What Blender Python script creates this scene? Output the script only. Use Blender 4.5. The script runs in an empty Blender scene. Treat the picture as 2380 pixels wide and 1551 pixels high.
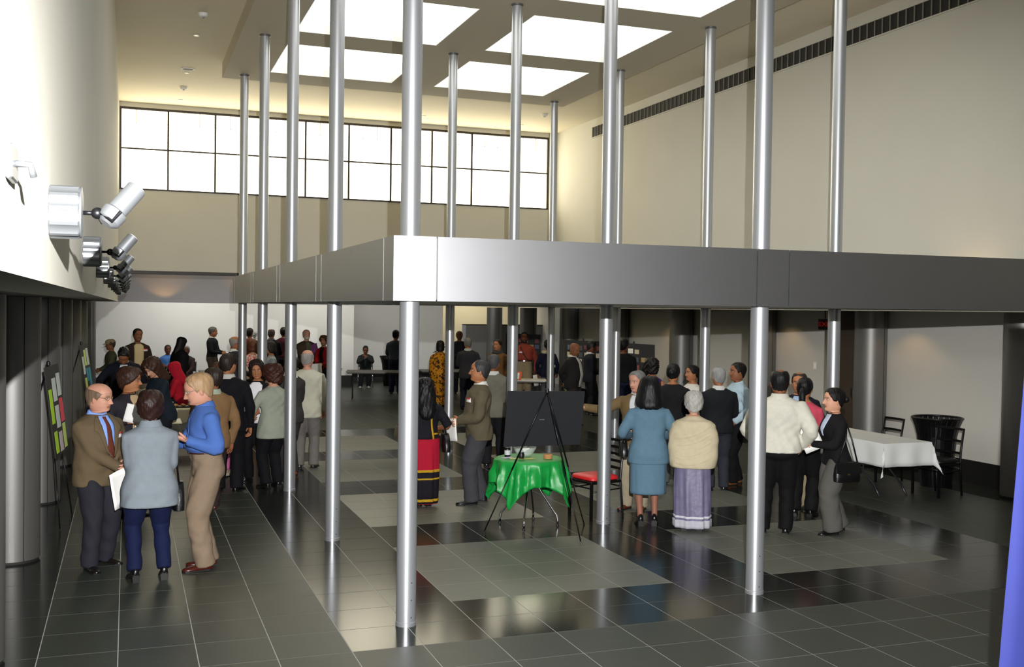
import bpy, math, random
import numpy as np
from mathutils import Vector, Matrix
from mathutils.bvhtree import BVHTree

S = bpy.context.scene
COL = S.collection
R = math.radians
random.seed(7)

# ------------------------------------------------------------------ camera
F_PX, YAW, PITCH, ROLL = 2458.75, 0.348920, -0.0227917, 0.0139263
CAMZ = 2.38
cam_d = bpy.data.cameras.new('camera')
cam_d.sensor_fit = 'HORIZONTAL'
cam_d.sensor_width = 36.0
cam_d.lens = 36.0 * F_PX / 2380.0
cam_d.clip_start = 0.05
cam_d.clip_end = 200
cam = bpy.data.objects.new('camera', cam_d)
COL.objects.link(cam)
_fw = Vector((math.sin(YAW) * math.cos(PITCH), math.cos(YAW) * math.cos(PITCH), math.sin(PITCH)))
_r0 = Vector((math.cos(YAW), -math.sin(YAW), 0))
_u0 = _r0.cross(_fw)
_r = math.cos(ROLL) * _r0 + math.sin(ROLL) * _u0
_u = -math.sin(ROLL) * _r0 + math.cos(ROLL) * _u0
cam.matrix_world = Matrix(((_r.x, _u.x, -_fw.x, 0), (_r.y, _u.y, -_fw.y, 0), (_r.z, _u.z, -_fw.z, CAMZ), (0, 0, 0, 1)))
S.camera = cam

# ------------------------------------------------------------------ world, exposure, lights
S.view_settings.view_transform = 'Standard'
S.view_settings.look = 'None'
S.view_settings.exposure = 0.0
S.view_settings.gamma = 1.0
S.view_settings.use_curve_mapping = False
world = bpy.data.worlds.new('world')
S.world = world
world.use_nodes = True
world.node_tree.nodes['Background'].inputs[0].default_value = (0.75, 0.85, 1.0, 1)
world.node_tree.nodes['Background'].inputs[1].default_value = 0.6

SKY_E = 2.3      # brightness of the luminous skylight panels
WIN_E = 5.4      # brightness of the clerestory panes
FLASH_W = 5600   # photographer's flash on a bracket above the lens
FILL_W = 55


def lamp(name, kind, loc, power, color=(1, 1, 1), size=0.05, aim=None, spot=None, blend=0.5):
    d = bpy.data.lights.new(name, kind)
    d.energy = power
    d.color = color
    if kind == 'AREA':
        d.shape = 'RECTANGLE'
        d.size, d.size_y = size
    else:
        d.shadow_soft_size = size
    if spot:
        d.spot_size = R(spot)
        d.spot_blend = blend
    o = bpy.data.objects.new(name, d)
    o.location = loc
    if aim:
        o.rotation_euler = (Vector(aim) - Vector(loc)).to_track_quat('-Z', 'Y').to_euler()
    COL.objects.link(o)
    return o


lamp('camera_flash', 'SPOT', (0.147, 0.0, 2.77), FLASH_W, (1.0, 0.99, 0.98), 0.012, aim=(0.147 + 3.1, 9.0, 1.05), spot=80, blend=0.75)
# unseen fill lamps, added to brighten the white wall of the low back aisle
for _x in (1.6, 5.2, 8.8):
    lamp('wall_fill', 'AREA', (_x, 29.6, 3.26), FILL_W, (1.0, 0.97, 0.9), (2.4, 0.25), aim=(_x, 31.3, 0.9))
lamp('stair_lamp', 'AREA', (11.0, 33.8, 3.3), 75, (1.0, 0.88, 0.62), (2.0, 0.6), aim=(11.0, 35.0, 1.5))
for _x, _y in ((1.0, 31.85), (3.4, 31.85)):
    lamp('cove_uplight', 'SPOT', (_x, _y, 2.45), 11, (1.0, 0.55, 0.18), 0.03, aim=(_x, _y + 0.35, 3.3), spot=110)
lamp('cove_uplight', 'SPOT', (10.02, 10.72, 2.62), 9, (1.0, 0.6, 0.25), 0.03, aim=(10.22, 10.72, 3.3), spot=110)
for _y in (13.0, 16.2, 20.5):
    lamp('aisle_downlight', 'SPOT', (10.75, _y, 2.40), 8, (1.0, 0.62, 0.25), 0.04, aim=(10.9, _y, 0), spot=120)


# ------------------------------------------------------------------ materials
def lin(c):
    if isinstance(c, str):
        c = c.lstrip('#')
        c = tuple(int(c[i:i + 2], 16) / 255 for i in (0, 2, 4))
    return tuple((v / 12.92 if v <= 0.04045 else ((v + 0.055) / 1.055) ** 2.4) for v in c)


MATS = {}


def mat(name, color, rough=0.6, metal=0.0, spec=0.5, noise=0.0, nscale=20.0, bump=0.0, bscale=200.0, emit=0.0, emit_col=None,
        stretch=None, island=0.0, coat=0.0, trans=0.0, sheen=0.0, attr=False, aniso=0.0):
    if name in MATS:
        return MATS[name]
    m = bpy.data.materials.new(name)
    m.use_nodes = True
    nt = m.node_tree
    b = nt.nodes['Principled BSDF']
    c = lin(color)
    b.inputs['Base Color'].default_value = (*c, 1)
    b.inputs['Roughness'].default_value = rough
    b.inputs['Metallic'].default_value = metal
    b.inputs['Specular IOR Level'].default_value = spec
    b.inputs['Coat Weight'].default_value = coat
    b.inputs['Transmission Weight'].default_value = trans
    b.inputs['Sheen Weight'].default_value = sheen
    b.inputs['Anisotropic'].default_value = aniso
    tc = None
    if noise or bump or island:
        tc = nt.nodes.new('ShaderNodeTexCoord')
        mp = nt.nodes.new('ShaderNodeMapping')
        nt.links.new(tc.outputs['Object'], mp.inputs['Vector'])
        if stretch:
            mp.inputs['Scale'].default_value = stretch
    src = None
    if attr:
        a = nt.nodes.new('ShaderNodeAttribute')
        a.attribute_name = 'Col'
        src = a.outputs['Color']
    if noise:
        n = nt.nodes.new('ShaderNodeTexNoise')
        n.inputs['Scale'].default_value = nscale
        n.inputs['Detail'].default_value = 5
        nt.links.new(mp.outputs[0], n.inputs['Vector'])
        hv = nt.nodes.new('ShaderNodeHueSaturation')
        mr = nt.nodes.new('ShaderNodeMapRange')
        mr.inputs[1].default_value = 0.25
        mr.inputs[2].default_value = 0.75
        mr.inputs[3].default_value = 1 - noise
        mr.inputs[4].default_value = 1 + noise
        nt.links.new(n.outputs['Fac'], mr.inputs[0])
        nt.links.new(mr.outputs[0], hv.inputs['Value'])
        if src:
            nt.links.new(src, hv.inputs['Color'])
        else:
            hv.inputs['Color'].default_value = (*c, 1)
        src = hv.outputs[0]
    if island:
        g = nt.nodes.new('ShaderNodeNewGeometry')
        oi = nt.nodes.new('ShaderNodeObjectInfo')
        ad = nt.nodes.new('ShaderNodeMath')
        ad.operation = 'ADD'
        fr = nt.nodes.new('ShaderNodeMath')
        fr.operation = 'FRACT'
        nt.links.new(g.outputs['Random Per Island'], ad.inputs[0])
        nt.links.new(oi.outputs['Random'], ad.inputs[1])
        nt.links.new(ad.outputs[0], fr.inputs[0])
        hv2 = nt.nodes.new('ShaderNodeHueSaturation')
        mr2 = nt.nodes.new('ShaderNodeMapRange')
        mr2.inputs[3].default_value = 1 - island
        mr2.inputs[4].default_value = 1 + island
        nt.links.new(fr.outputs[0], mr2.inputs[0])
        nt.links.new(mr2.outputs[0], hv2.inputs['Value'])
        if src:
            nt.links.new(src, hv2.inputs['Color'])
        else:
            hv2.inputs['Color'].default_value = (*c, 1)
        src = hv2.outputs[0]
    if src:
        nt.links.new(src, b.inputs['Base Color'])
    if bump:
        n2 = nt.nodes.new('ShaderNodeTexNoise')
        n2.inputs['Scale'].default_value = bscale
        n2.inputs['Detail'].default_value = 3
        nt.links.new(mp.outputs[0], n2.inputs['Vector'])
        bp = nt.nodes.new('ShaderNodeBump')
        bp.inputs['Strength'].default_value = bump
        bp.inputs['Distance'].default_value = 0.01
        nt.links.new(n2.outputs['Fac'], bp.inputs['Height'])
        nt.links.new(bp.outputs[0], b.inputs['Normal'])
    if emit:
        b.inputs['Emission Color'].default_value = (*lin(emit_col or color), 1)
        b.inputs['Emission Strength'].default_value = emit
    MATS[name] = m
    return m


def pattern_mat(name, base, cols, scale=18, rough=0.8):
    """blotchy printed cloth: base with patches of other colours"""
    if name in MATS:
        return MATS[name]
    m = mat(name, base, rough, spec=0.2)
    nt = m.node_tree
    b = nt.nodes['Principled BSDF']
    tc = nt.nodes.new('ShaderNodeTexCoord')
    cur = None
    for i, (c, th) in enumerate(cols):
        v = nt.nodes.new('ShaderNodeTexNoise')
        v.inputs['Scale'].default_value = scale * (1 + 0.4 * i)
        v.inputs['Detail'].default_value = 1.5
        mp = nt.nodes.new('ShaderNodeMapping')
        mp.inputs['Location'].default_value = (i * 3.1, i * 1.7, 0)
        nt.links.new(tc.outputs['Object'], mp.inputs[0])
        nt.links.new(mp.outputs[0], v.inputs['Vector'])
        r = nt.nodes.new('ShaderNodeValToRGB')
        r.color_ramp.elements[0].position = th
        r.color_ramp.elements[1].position = th + 0.03
        nt.links.new(v.outputs['Fac'], r.inputs[0])
        mx = nt.nodes.new('ShaderNodeMix')
        mx.data_type = 'RGBA'
        nt.links.new(r.outputs[0], mx.inputs[0])
        if cur is None:
            mx.inputs[6].default_value = (*lin(base), 1)
        else:
            nt.links.new(cur, mx.inputs[6])
        mx.inputs[7].default_value = (*lin(c), 1)
        cur = mx.outputs[2]
    nt.links.new(cur, b.inputs['Base Color'])
    return m


def fabric(color, rough=0.85, sheen=0.0, bump=0.25):
    return mat('fabric_' + color.strip('#'), color, rough, spec=0.25, noise=0.05, nscale=25, bump=bump * 0.5, bscale=90, sheen=sheen)


M_WALL = mat('painted_plaster', '#cecbbe', 0.75, noise=0.02, nscale=1.5, bump=0.03, bscale=150)
M_WALLC = mat('painted_plaster_ceiling', '#e2d8bf', 0.8, noise=0.02, nscale=1.5)
M_WHITE = mat('white_paint', '#e4e4df', 0.6, noise=0.015, nscale=2)
M_GREYW = mat('grey_paint', '#8d8a8a', 0.7)
M_DARKW = mat('dark_wall_panel', '#4d4b47', 0.5, noise=0.05, nscale=3)
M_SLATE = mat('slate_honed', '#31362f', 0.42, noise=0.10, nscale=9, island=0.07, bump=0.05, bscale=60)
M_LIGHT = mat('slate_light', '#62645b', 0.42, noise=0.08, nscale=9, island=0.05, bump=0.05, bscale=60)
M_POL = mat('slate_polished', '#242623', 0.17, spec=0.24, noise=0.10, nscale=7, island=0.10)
M_GROUT = mat('grout', '#a5a69f', 0.8)
M_STEEL = mat('satin_aluminium', '#c2c5c9', 0.36, metal=0.75, noise=0.02, nscale=3, stretch=(1, 1, 0.05))
M_PANEL = mat('anodised_panel', '#cccdd0', 0.39, metal=1.0, noise=0.02, nscale=5)
M_BIGCOL = mat('brushed_gunmetal', '#7b7a77', 0.48, metal=0.7, noise=0.04, nscale=5, stretch=(1, 1, 0.05))
M_SEAM = mat('dark_joint', '#1d1c1b', 0.7)
M_BLACK = mat('black_paint', '#0d0d0e', 0.45)
M_BLACKM = mat('black_metal', '#121214', 0.35, metal=0.4)
M_FRAME = mat('dark_bronze_frame', '#2a211b', 0.5)
M_CHROME = mat('chrome', '#d8dadc', 0.12, metal=1.0)
M_PAPER = mat('paper_white', '#f1f0ec', 0.7)
M_LAMP = mat('lamp_silver', '#7c7f82', 0.4, metal=0.75)
M_SKYL = mat('luminous_skylight', '#ffffff', 0.8, emit=SKY_E, emit_col='#fffdf6')
M_PANE = mat('daylit_pane', '#fff6dc', 0.8, emit=WIN_E, emit_col='#fff6dc')


# ------------------------------------------------------------------ mesh helpers
class MB:
    def __init__(self):
        self.v, self.f, self.m = [], [], []

    def add(self, verts, faces, mi=0):
        o = len(self.v)
        self.v.extend([tuple(map(float, p)) for p in verts])
        self.f.extend([tuple(i + o for i in q) for q in faces])
        self.m.extend([mi] * len(faces))

    def box(self, x0, x1, y0, y1, z0, z1, mi=0):
        self.add([(x0, y0, z0), (x1, y0, z0), (x1, y1, z0), (x0, y1, z0), (x0, y0, z1), (x1, y0, z1), (x1, y1, z1), (x0, y1, z1)],
                 [(3, 2, 1, 0), (4, 5, 6, 7), (0, 1, 5, 4), (1, 2, 6, 5), (2, 3, 7, 6), (3, 0, 4, 7)], mi)

    def bevbox(self, x0, x1, y0, y1, z0, z1, b=0.005, mi=0):
        """box with a chamfered vertical outline and top and bottom edges"""
        def rg(d, z):
            X0, X1, Y0, Y1 = x0 + d, x1 - d, y0 + d, y1 - d
            return [(X0 + b, Y0, z), (X1 - b, Y0, z), (X1, Y0 + b, z), (X1, Y1 - b, z), (X1 - b, Y1, z), (X0 + b, Y1, z), (X0, Y1 - b, z), (X0, Y0 + b, z)]
        self.loft([rg(b, z0), rg(0, z0 + b), rg(0, z1 - b), rg(b, z1)], mi=mi)

    def loft(self, rings, cap0=True, cap1=True, mi=0, closed=True):
        n = len(rings[0])
        vs = [p for r in rings for p in r]
        fs = []
        for i in range(len(rings) - 1):
            for j in range(n if closed else n - 1):
                k = (j + 1) % n
                fs.append((i * n + j, i * n + k, (i + 1) * n + k, (i + 1) * n + j))
        if cap0:
            fs.append(tuple(reversed(range(n))))
        if cap1:
            fs.append(tuple(range((len(rings) - 1) * n, len(rings) * n)))
        self.add(vs, fs, mi)

    def lathe(self, prof, n=32, c=(0, 0, 0), mi=0, cap=True):
        rings = []
        for r, z in prof:
            rings.append([(c[0] + r * math.cos(2 * math.pi * k / n), c[1] + r * math.sin(2 * math.pi * k / n), c[2] + z) for k in range(n)])
        self.loft(rings, cap, cap, mi)

    def tube(self, pts, rad, n=8, mi=0, cap=True):
        pts = [np.array(p, float) for p in pts]
        if not hasattr(rad, '__len__'):
            rad = [rad] * len(pts)
        rings = []
        prev = None
        for i, p in enumerate(pts):
            t = pts[min(i + 1, len(pts) - 1)] - pts[max(i - 1, 0)]
            t = t / (np.linalg.norm(t) + 1e-9)
            if prev is None:
                a = np.array([0, 0, 1.0]) if abs(t[2]) < 0.9 else np.array([1.0, 0, 0])
                x = np.cross(a, t)
            else:
                x = prev - t * np.dot(prev, t)
            x = x / (np.linalg.norm(x) + 1e-9)
            prev = x
            y = np.cross(t, x)
            rings.append([tuple(p + rad[i] * (math.cos(2 * math.pi * k / n) * x + math.sin(2 * math.pi * k / n) * y)) for k in range(n)])
        self.loft(rings, cap, cap, mi)

    def ell(self, c, r, n=12, m=8, mi=0):
        rings = []
        for i in range(1, m):
            a = math.pi * i / m
            rings.append([(c[0] + r[0] * math.sin(a) * math.cos(2 * math.pi * k / n), c[1] + r[1] * math.sin(a) * math.sin(2 * math.pi * k / n), c[2] - r[2] * math.cos(a)) for k in range(n)])
        o = len(self.v)
        self.loft(rings, False, False, mi)
        b, t = (c[0], c[1], c[2] - r[2]), (c[0], c[1], c[2] + r[2])
        self.v += [b, t]
        bi, ti = len(self.v) - 2, len(self.v) - 1
        l = o + (m - 2) * n
        for k in range(n):
            self.f.append((bi, o + (k + 1) % n, o + k))
            self.f.append((ti, l + k, l + (k + 1) % n))
            self.m += [mi, mi]

    def quadstrip(self, rows, mi=0):
        n = len(rows[0])
        vs = [p for r in rows for p in r]
        self.add(vs, [(i * n + j, i * n + j + 1, (i + 1) * n + j + 1, (i + 1) * n + j) for i in range(len(rows) - 1) for j in range(n - 1)], mi)

    def xf(self, M, start=0):
        for i in range(start, len(self.v)):
            self.v[i] = tuple(M @ Vector(self.v[i]))

    def mesh(self, name, mats, smooth=False):
        me = bpy.data.meshes.new(name)
        me.from_pydata(self.v, [], self.f)
        for m in (mats if isinstance(mats, (list, tuple)) else [mats]):
            me.materials.append(m)
        if any(self.m):
            me.polygons.foreach_set('material_index', self.m)
        if smooth:
            if smooth is True:
                me.shade_smooth()
            else:
                me.shade_smooth()
                try:
                    me.set_sharp_from_angle(angle=R(smooth))
                except Exception:
                    pass
        me.update()
        return me

    def build(self, name, mats, parent=None, smooth=False):
        return link(name, self.mesh(name, mats, smooth), parent)


def link(name, data, parent=None):
    o = bpy.data.objects.new(name, data)
    COL.objects.link(o)
    if parent is not None:
        o.parent = parent
    return o


def tag(o, label=None, cat=None, group=None, kind=None):
    if label:
        o['label'] = label
    if cat:
        o['category'] = cat
    if group:
        o['group'] = group
    if kind:
        o['kind'] = kind
    return o


def empty(name, loc=(0, 0, 0), rz=0.0, label=None, cat=None, group=None):
    o = bpy.data.objects.new(name, None)
    o.location = loc
    o.rotation_euler = (0, 0, rz)
    o.empty_display_size = 0.1
    COL.objects.link(o)
    return tag(o, label, cat, group)


def struct(name, mb, m, parent=None, smooth=False):
    o = mb.build(name, m, parent, smooth)
    if parent is None:
        o['kind'] = 'structure'
    return o


def copy_tree(o, parent=None):
    c = o.copy()
    COL.objects.link(c)
    c.parent = parent
    for ch in list(o.children):
        copy_tree(ch, c)
    return c


def B(*a, **k):
    m = MB()
    m.box(*a, **k)
    return m


# ------------------------------------------------------------------ module of the hall
X0, Y0, BAY = 1.9785, 7.6838, 3.0395
TILE = BAY / 6
XL, XR = -0.195, 10.22          # faces of the upper walls
YF = 25.0                       # window wall
ZC, ZS = 6.85, 6.575            # ceiling and soffit of the skylight slab
ZB0, ZB1 = 2.432, 2.905         # fascia beam
colx = [X0 + i * BAY for i in range(3)]
coly = [Y0 + j * BAY for j in range(5)]

# ---- floor
fl = MB()
fl.box(-2.2, 13.2, -8.2, 36.0, -0.2, -0.0015)
floor = struct('floor', fl, M_GROUT)


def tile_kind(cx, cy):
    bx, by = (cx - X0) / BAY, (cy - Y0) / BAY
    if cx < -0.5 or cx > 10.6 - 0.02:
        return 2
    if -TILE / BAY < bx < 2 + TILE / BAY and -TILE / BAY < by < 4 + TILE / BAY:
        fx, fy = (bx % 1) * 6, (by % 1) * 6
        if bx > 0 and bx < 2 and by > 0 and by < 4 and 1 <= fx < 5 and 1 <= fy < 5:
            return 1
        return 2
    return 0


tm = MB()
g = 0.0034
h = TILE / 2 - g
tm.box(-h, h, -h, h, -0.012, 0.0)
tile_meshes = [tm.mesh('tile_%s' % n, m) for n, m in (('honed', M_SLATE), ('light', M_LIGHT), ('polished', M_POL))]
cells = []
for i in range(-8, 22):
    for j in range(-31, 55):
        cx, cy = X0 + (i + 0.5) * TILE, Y0 + (j + 0.5) * TILE
        if cx < -1.9 or cx > 12.9 or cy < -7.8 or cy > 35.8:
            continue
        d = Vector((cx, cy, -CAMZ))
        zc = d.dot(_fw)
        vis = False
        size = 0
        if zc > 1:
            px, py = 1190 + F_PX * d.dot(_r) / zc, 775.5 - F_PX * d.dot(_u) / zc
            vis = -60 < px < 2440 and py < 1600
            size = 1 / (zc * zc * zc)
        cells.append((0 if vis else 1, -size, cx, cy))
cells.sort()
rest = MB()
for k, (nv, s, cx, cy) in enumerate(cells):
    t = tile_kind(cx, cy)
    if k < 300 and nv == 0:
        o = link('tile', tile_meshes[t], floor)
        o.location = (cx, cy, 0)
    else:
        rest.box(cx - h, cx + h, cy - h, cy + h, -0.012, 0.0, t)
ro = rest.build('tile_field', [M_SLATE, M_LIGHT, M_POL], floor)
ro['kind'] = 'stuff'

# ---- walls and ceilings
w = MB()
w.box(XL - 0.35, XL, -8.0, YF, ZB0, ZC)
struct('wall_left', w, M_WALL)
w = MB()
w.box(XR, XR + 0.35, -8.0, YF, ZB0, ZC)
struct('wall_right', w, M_WALL)
WX0, WX1, WZ0, WZ1 = -0.18, 10.02, 4.92, 6.745
w = MB()
w.box(XL - 0.35, XR + 0.35, YF, YF + 0.4, 3.13, WZ0)
w.box(XL - 0.35, XR + 0.35, YF, YF + 0.4, WZ1, ZC + 0.1)
w.box(XL - 0.35, WX0, YF, YF + 0.4, WZ0, WZ1)
w.box(WX1, XR + 0.35, YF, YF + 0.4, WZ0, WZ1)
struct('wall_back', w, M_WALL)
struct('wall_front_unseen', B(-2.2, 13.2, -8.4, -8.0, 0, ZC + 0.1), mat('front_wall_dark', '#8d877a', 0.8))  # unseen end wall, added to bounce light, kept dark against reflections
struct('wall_left_lower', B(-1.75, -1.3, -8.0, 36, 0, 3.4), M_DARKW)
w = MB()
w.box(11.27, 11.6, -8.0, 26.6, 0, 2.45)
struct('wall_right_lower', w, mat('aisle_wall_paint', '#c3c1ba', 0.65))
struct('wall_right_stair', B(13.0, 13.2, 26.6, 35.6, 0, 3.6), M_WHITE)
struct('wall_right_return', B(11.27, 13.2, 26.6, 26.8, 0, 3.4), M_WHITE)
struct('wall_back_lower', B(-1.4, 6.4, 31.5, 31.75, 0, 2.44), M_WHITE)
struct('wall_back_return', B(6.15, 6.4, 31.75, 33.3, 0, 2.44), M_WHITE)
struct('wall_back_recess', B(6.4, 9.7, 33.3, 33.5, 0, 3.4), M_WHITE)
struct('wall_back_stair', B(9.7, 13.2, 35.2, 35.5, 0, 3.6), mat('stair_paint', '#dcd6c2', 0.7))
struct('wall_back_cove', B(-1.4, 6.4, 32.3, 32.5, 2.3, 3.5), M_GREYW)
struct('baseboard_right', B(11.245, 11.27, -8.0, 26.6, 0, 0.33), M_BLACK)
struct('baseboard_back', B(-1.3, 6.4, 31.475, 31.5, 0, 0.33), M_BLACK)
struct('baseboard_recess', B(6.4, 9.7, 33.27, 33.3, 0, 0.33), M_BLACK)
struct('ceiling', B(XL - 0.35, XR + 0.35, -8.4, YF + 0.4, ZC, ZC + 0.2), M_WALLC)
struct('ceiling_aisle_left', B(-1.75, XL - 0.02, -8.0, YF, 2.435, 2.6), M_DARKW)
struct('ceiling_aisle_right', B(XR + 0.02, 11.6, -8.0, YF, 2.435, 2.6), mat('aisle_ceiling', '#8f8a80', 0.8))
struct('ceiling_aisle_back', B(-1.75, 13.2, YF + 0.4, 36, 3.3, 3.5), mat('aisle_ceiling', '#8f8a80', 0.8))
w = MB()
w.box(-1.75, 13.2, YF - 0.02, YF + 0.42, 3.06, 3.13)
struct('trim_1', w, M_FRAME)

# skylight slab
w = MB()
sx0, sx1, sy0, sy1 = 1.62, 8.43, 7.2, 20.27
SKY = []
for i in range(2):
    for j in range(4):
        cx, cy = (colx[i] + colx[i + 1]) / 2, (coly[j] + coly[j + 1]) / 2
        SKY.append((cx - 1.12, cx + 1.12, cy - 1.12, cy + 1.12))
xs = [sx0, SKY[0][0], SKY[0][1], SKY[4][0], SKY[4][1], sx1]
ys = [sy0] + [v for j in range(4) for v in (SKY[j][2], SKY[j][3])] + [sy1]
for a in range(5):
    if a % 2 == 0:
        w.box(xs[a], xs[a + 1], sy0, sy1, ZS, ZC)
    else:
        for b in range(0, 9, 2):
            w.box(xs[a], xs[a + 1], ys[b], ys[b + 1], ZS, ZC)
struct('ceiling_slab', w, mat('slab_plaster', '#c6bda8', 0.8))
SKL = ['near left', 'second left', 'third left', 'far left', 'near right', 'second right', 'third right', 'far right']
ORD = ['nearest to the camera', 'second from the camera', 'third from the camera', 'nearest to the window wall']
for k, (a, b, c, d) in enumerate(SKY):
    e = empty('skylight', ((a + b) / 2, (c + d) / 2, ZS), 0,
              'square luminous skylight in the %s row of the ceiling slab, %s' % ('left' if k < 4 else 'right', ORD[k % 4]), 'skylight', 'square skylights in the ceiling slab')
    q = MB()
    hx = 1.119
    q.box(-hx, hx, -hx, hx, 0.20, 0.23)
    q.build('diffuser', M_SKYL, e)
    q = MB()
    for s in (-1, 1):
        q.box(s * hx - 0.012, s * hx + 0.0005, -hx, hx, 0.0, 0.2) if s > 0 else q.box(-hx, -hx + 0.012, -hx, hx, 0.0, 0.2)
        q.box(-hx + 0.012, hx - 0.012, hx - 0.012, hx, 0.0, 0.2) if s > 0 else q.box(-hx + 0.012, hx - 0.012, -hx, -hx + 0.012, 0.0, 0.2)
    q.build('frame', M_WHITE, e)

# ---- clerestory window
win = empty('window_1', ((WX0 + WX1) / 2, YF, WZ0))
win['kind'] = 'structure'
PW = (WX1 - WX0) / 10
zm = 5.835


def wloc(mb):
    mb.xf(Matrix.Translation((-(WX0 + WX1) / 2, -YF, -WZ0)))
    return mb


q = MB()
for z0, z1 in ((WZ0, WZ0 + 0.035), (WZ1 - 0.05, WZ1)):
    q.box(WX0, WX1, YF - 0.01, YF + 0.09, z0, z1)
for xx in (WX0, WX1 - 0.04):
    q.box(xx, xx + 0.04, YF - 0.01, YF + 0.09, WZ0 + 0.035, WZ1 - 0.05)
wloc(q).build('window_frame', M_FRAME, win)
for i in range(1, 10):
    x = WX0 + i * PW
    q = B(x - 0.02, x + 0.02, YF, YF + 0.08, WZ0 + 0.035, WZ1 - 0.05)
    wloc(q).build('mullion', M_FRAME, win)
for i in range(10):
    a, b = WX0 + i * PW + (0.04 if i == 0 else 0.02), WX0 + (i + 1) * PW - (0.04 if i == 9 else 0.02)
    wloc(B(a, b, YF + 0.005, YF + 0.075, zm - 0.016, zm + 0.016)).build('transom', M_FRAME, win)
    for z0, z1 in ((WZ0 + 0.035, zm - 0.016), (zm + 0.016, WZ1 - 0.05)):
        wloc(B(a, b, YF + 0.05, YF + 0.06, z0, z1)).build('pane', M_PANE, win)
    # thin glazing bars at the head of each light
    q = MB()
    for t in (1, 2):
        x = WX0 + (i + t / 3) * PW
        q.box(x - 0.006, x + 0.006, YF + 0.035, YF + 0.048, WZ1 - 0.36, WZ1 - 0.05)
    q.box(a, b, YF + 0.038, YF + 0.048, WZ1 - 0.335, WZ1 - 0.328)
    wloc(q).build('glazing_bar', mat('bar_grey', '#9a937c', 0.7), win)

# ---- air grille on the right wall
gr = empty('wall_grille', (XR, 3.0, 6.43), 0, 'long narrow dark air grille high on the right wall', 'grille')
q = MB()
q.box(-0.004, 0.0, 0, 19.75, -0.0, 0.23)
q.build('backing', M_SEAM, gr)
q = MB()
q.box(-0.02, -0.004, -0.03, 19.78, -0.02, 0.0)
q.box(-0.02, -0.004, -0.03, 19.78, 0.23, 0.25)
q.box(-0.02, -0.004, 19.75, 19.78, 0, 0.23)
q.box(-0.02, -0.004, -0.03, 0, 0, 0.23)
q.build('frame', M_WALL, gr)
sm = MB()
sm.box(-0.016, -0.004, -0.008, 0.008, 0.0, 0.23)
smm = sm.mesh('slat', mat('grille_slat', '#7c786a', 0.6))
for k in range(1, 119):
    o = link('slat', smm, gr)
    o.location = (0, k * 19.75 / 119, 0)

# ---- ceiling fittings
def detector(x, y):
    q = MB()
    q.lathe([(0.075, 0), (0.075, -0.02), (0.06, -0.05), (0.03, -0.06)], 20, (0, 0, 0))
    e = empty('smoke_detector', (x, y, ZC))
    q.build('housing', M_WHITE, e, 40)
    q = MB()
    q.lathe([(0.02, -0.06), (0.02, -0.07)], 12)
    q.build('sensor', M_GREYW, e)
    return e


for (x, y), l in (((1.07, 16.97), 'round white smoke detector on the left ceiling strip, nearer of the two'), ((1.06, 22.81), 'round white smoke detector on the left ceiling strip, close to the window'), ((8.92, 22.55), 'round white smoke detector on the ceiling near the right corner of the window')):
    tag(detector(x, y), l, 'smoke detector', 'smoke detectors')
for x, y, l, rr in ((1.05, 18.38, 'small white ceiling downlight on the left strip, nearest to the camera', 0.05), (1.05, 21.4, 'small white ceiling downlight just beyond the round speaker ring', 0.05),
                    (1.07, 24.27, 'small white ceiling downlight closest to the window on the left', 0.05), (6.46, 23.96, 'small white ceiling fitting above the middle of the window', 0.05), (8.93, 24.09, 'small white ceiling fitting beyond the right smoke detector', 0.05)):
    e = empty('ceiling_downlight', (x, y, ZC), 0, l, 'downlight', 'small ceiling downlights')
    q = MB()
    q.lathe([(rr, 0), (rr, -0.012), (rr * 0.75, -0.012), (rr * 0.75, -0.004)], 20, cap=False)
    q.build('trim_ring', M_WHITE, e)
    q = MB()
    q.lathe([(rr * 0.75, -0.002), (rr * 0.75, -0.006)], 20)
    q.build('lens', mat('downlight_lens', '#fff1cf', 0.5, emit=0.9), e)
e = empty('ceiling_speaker', (1.05, 21.04, ZC), 0, 'round white flush ring with a dark centre on the left ceiling', 'speaker')
q = MB()
q.lathe([(0.13, 0), (0.13, -0.012), (0.10, -0.015), (0.10, -0.004)], 28, cap=False)
q.build('ring', M_WHITE, e)
q = MB()
q.lathe([(0.10, -0.002), (0.10, -0.005)], 28)
q.build('grille', M_GREYW, e)

# ---- slim columns
cm = MB()
RC = 0.0745
cm.lathe([(RC, 0.03), (RC, ZS - 0.02)], 40, cap=False)
cm_shaft = cm.mesh('shaft', M_STEEL, True)
q = MB()
q.lathe([(RC + 0.003, 0.0), (RC + 0.003, 0.03), (RC, 0.032)], 40, cap=False)
cm_base = q.mesh('base_ring', M_STEEL, 30)
q = MB()
q.lathe([(RC, ZS - 0.03), (RC + 0.008, ZS - 0.025), (RC + 0.008, ZS)], 40, cap=False)
cm_top = q.mesh('top_collar', mat('collar_grey', '#7f8183', 0.4, metal=0.8), 30)
q = MB()
q.ell((0, 0, 0), (0.005, 0.005, 0.005), 8, 6)
cm_screw = q.mesh('screw', M_SEAM, True)
rowt = ['front row', 'second row', 'third row', 'fourth row', 'back row']
linet = ['left', 'middle', 'right']
for i, x in enumerate(colx):
    for j, y in enumerate(coly):
        c = empty('steel_column', (x, y, 0), 0, 'slim satin steel column in the %s line of columns, %s from the camera' % (linet[i], rowt[j]), 'column', 'slim steel columns')
        link('shaft', cm_shaft, c)
        link('base_ring', cm_base, c)
        link('top_collar', cm_top, c)
        if j < 2:
            a = math.atan2(-y, -x) + 0.55
            for z in (0.07, 0.20, 0.33):
                s = link('screw', cm_screw, c)
                s.location = (RC * math.cos(a), RC * math.sin(a), z)

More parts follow.
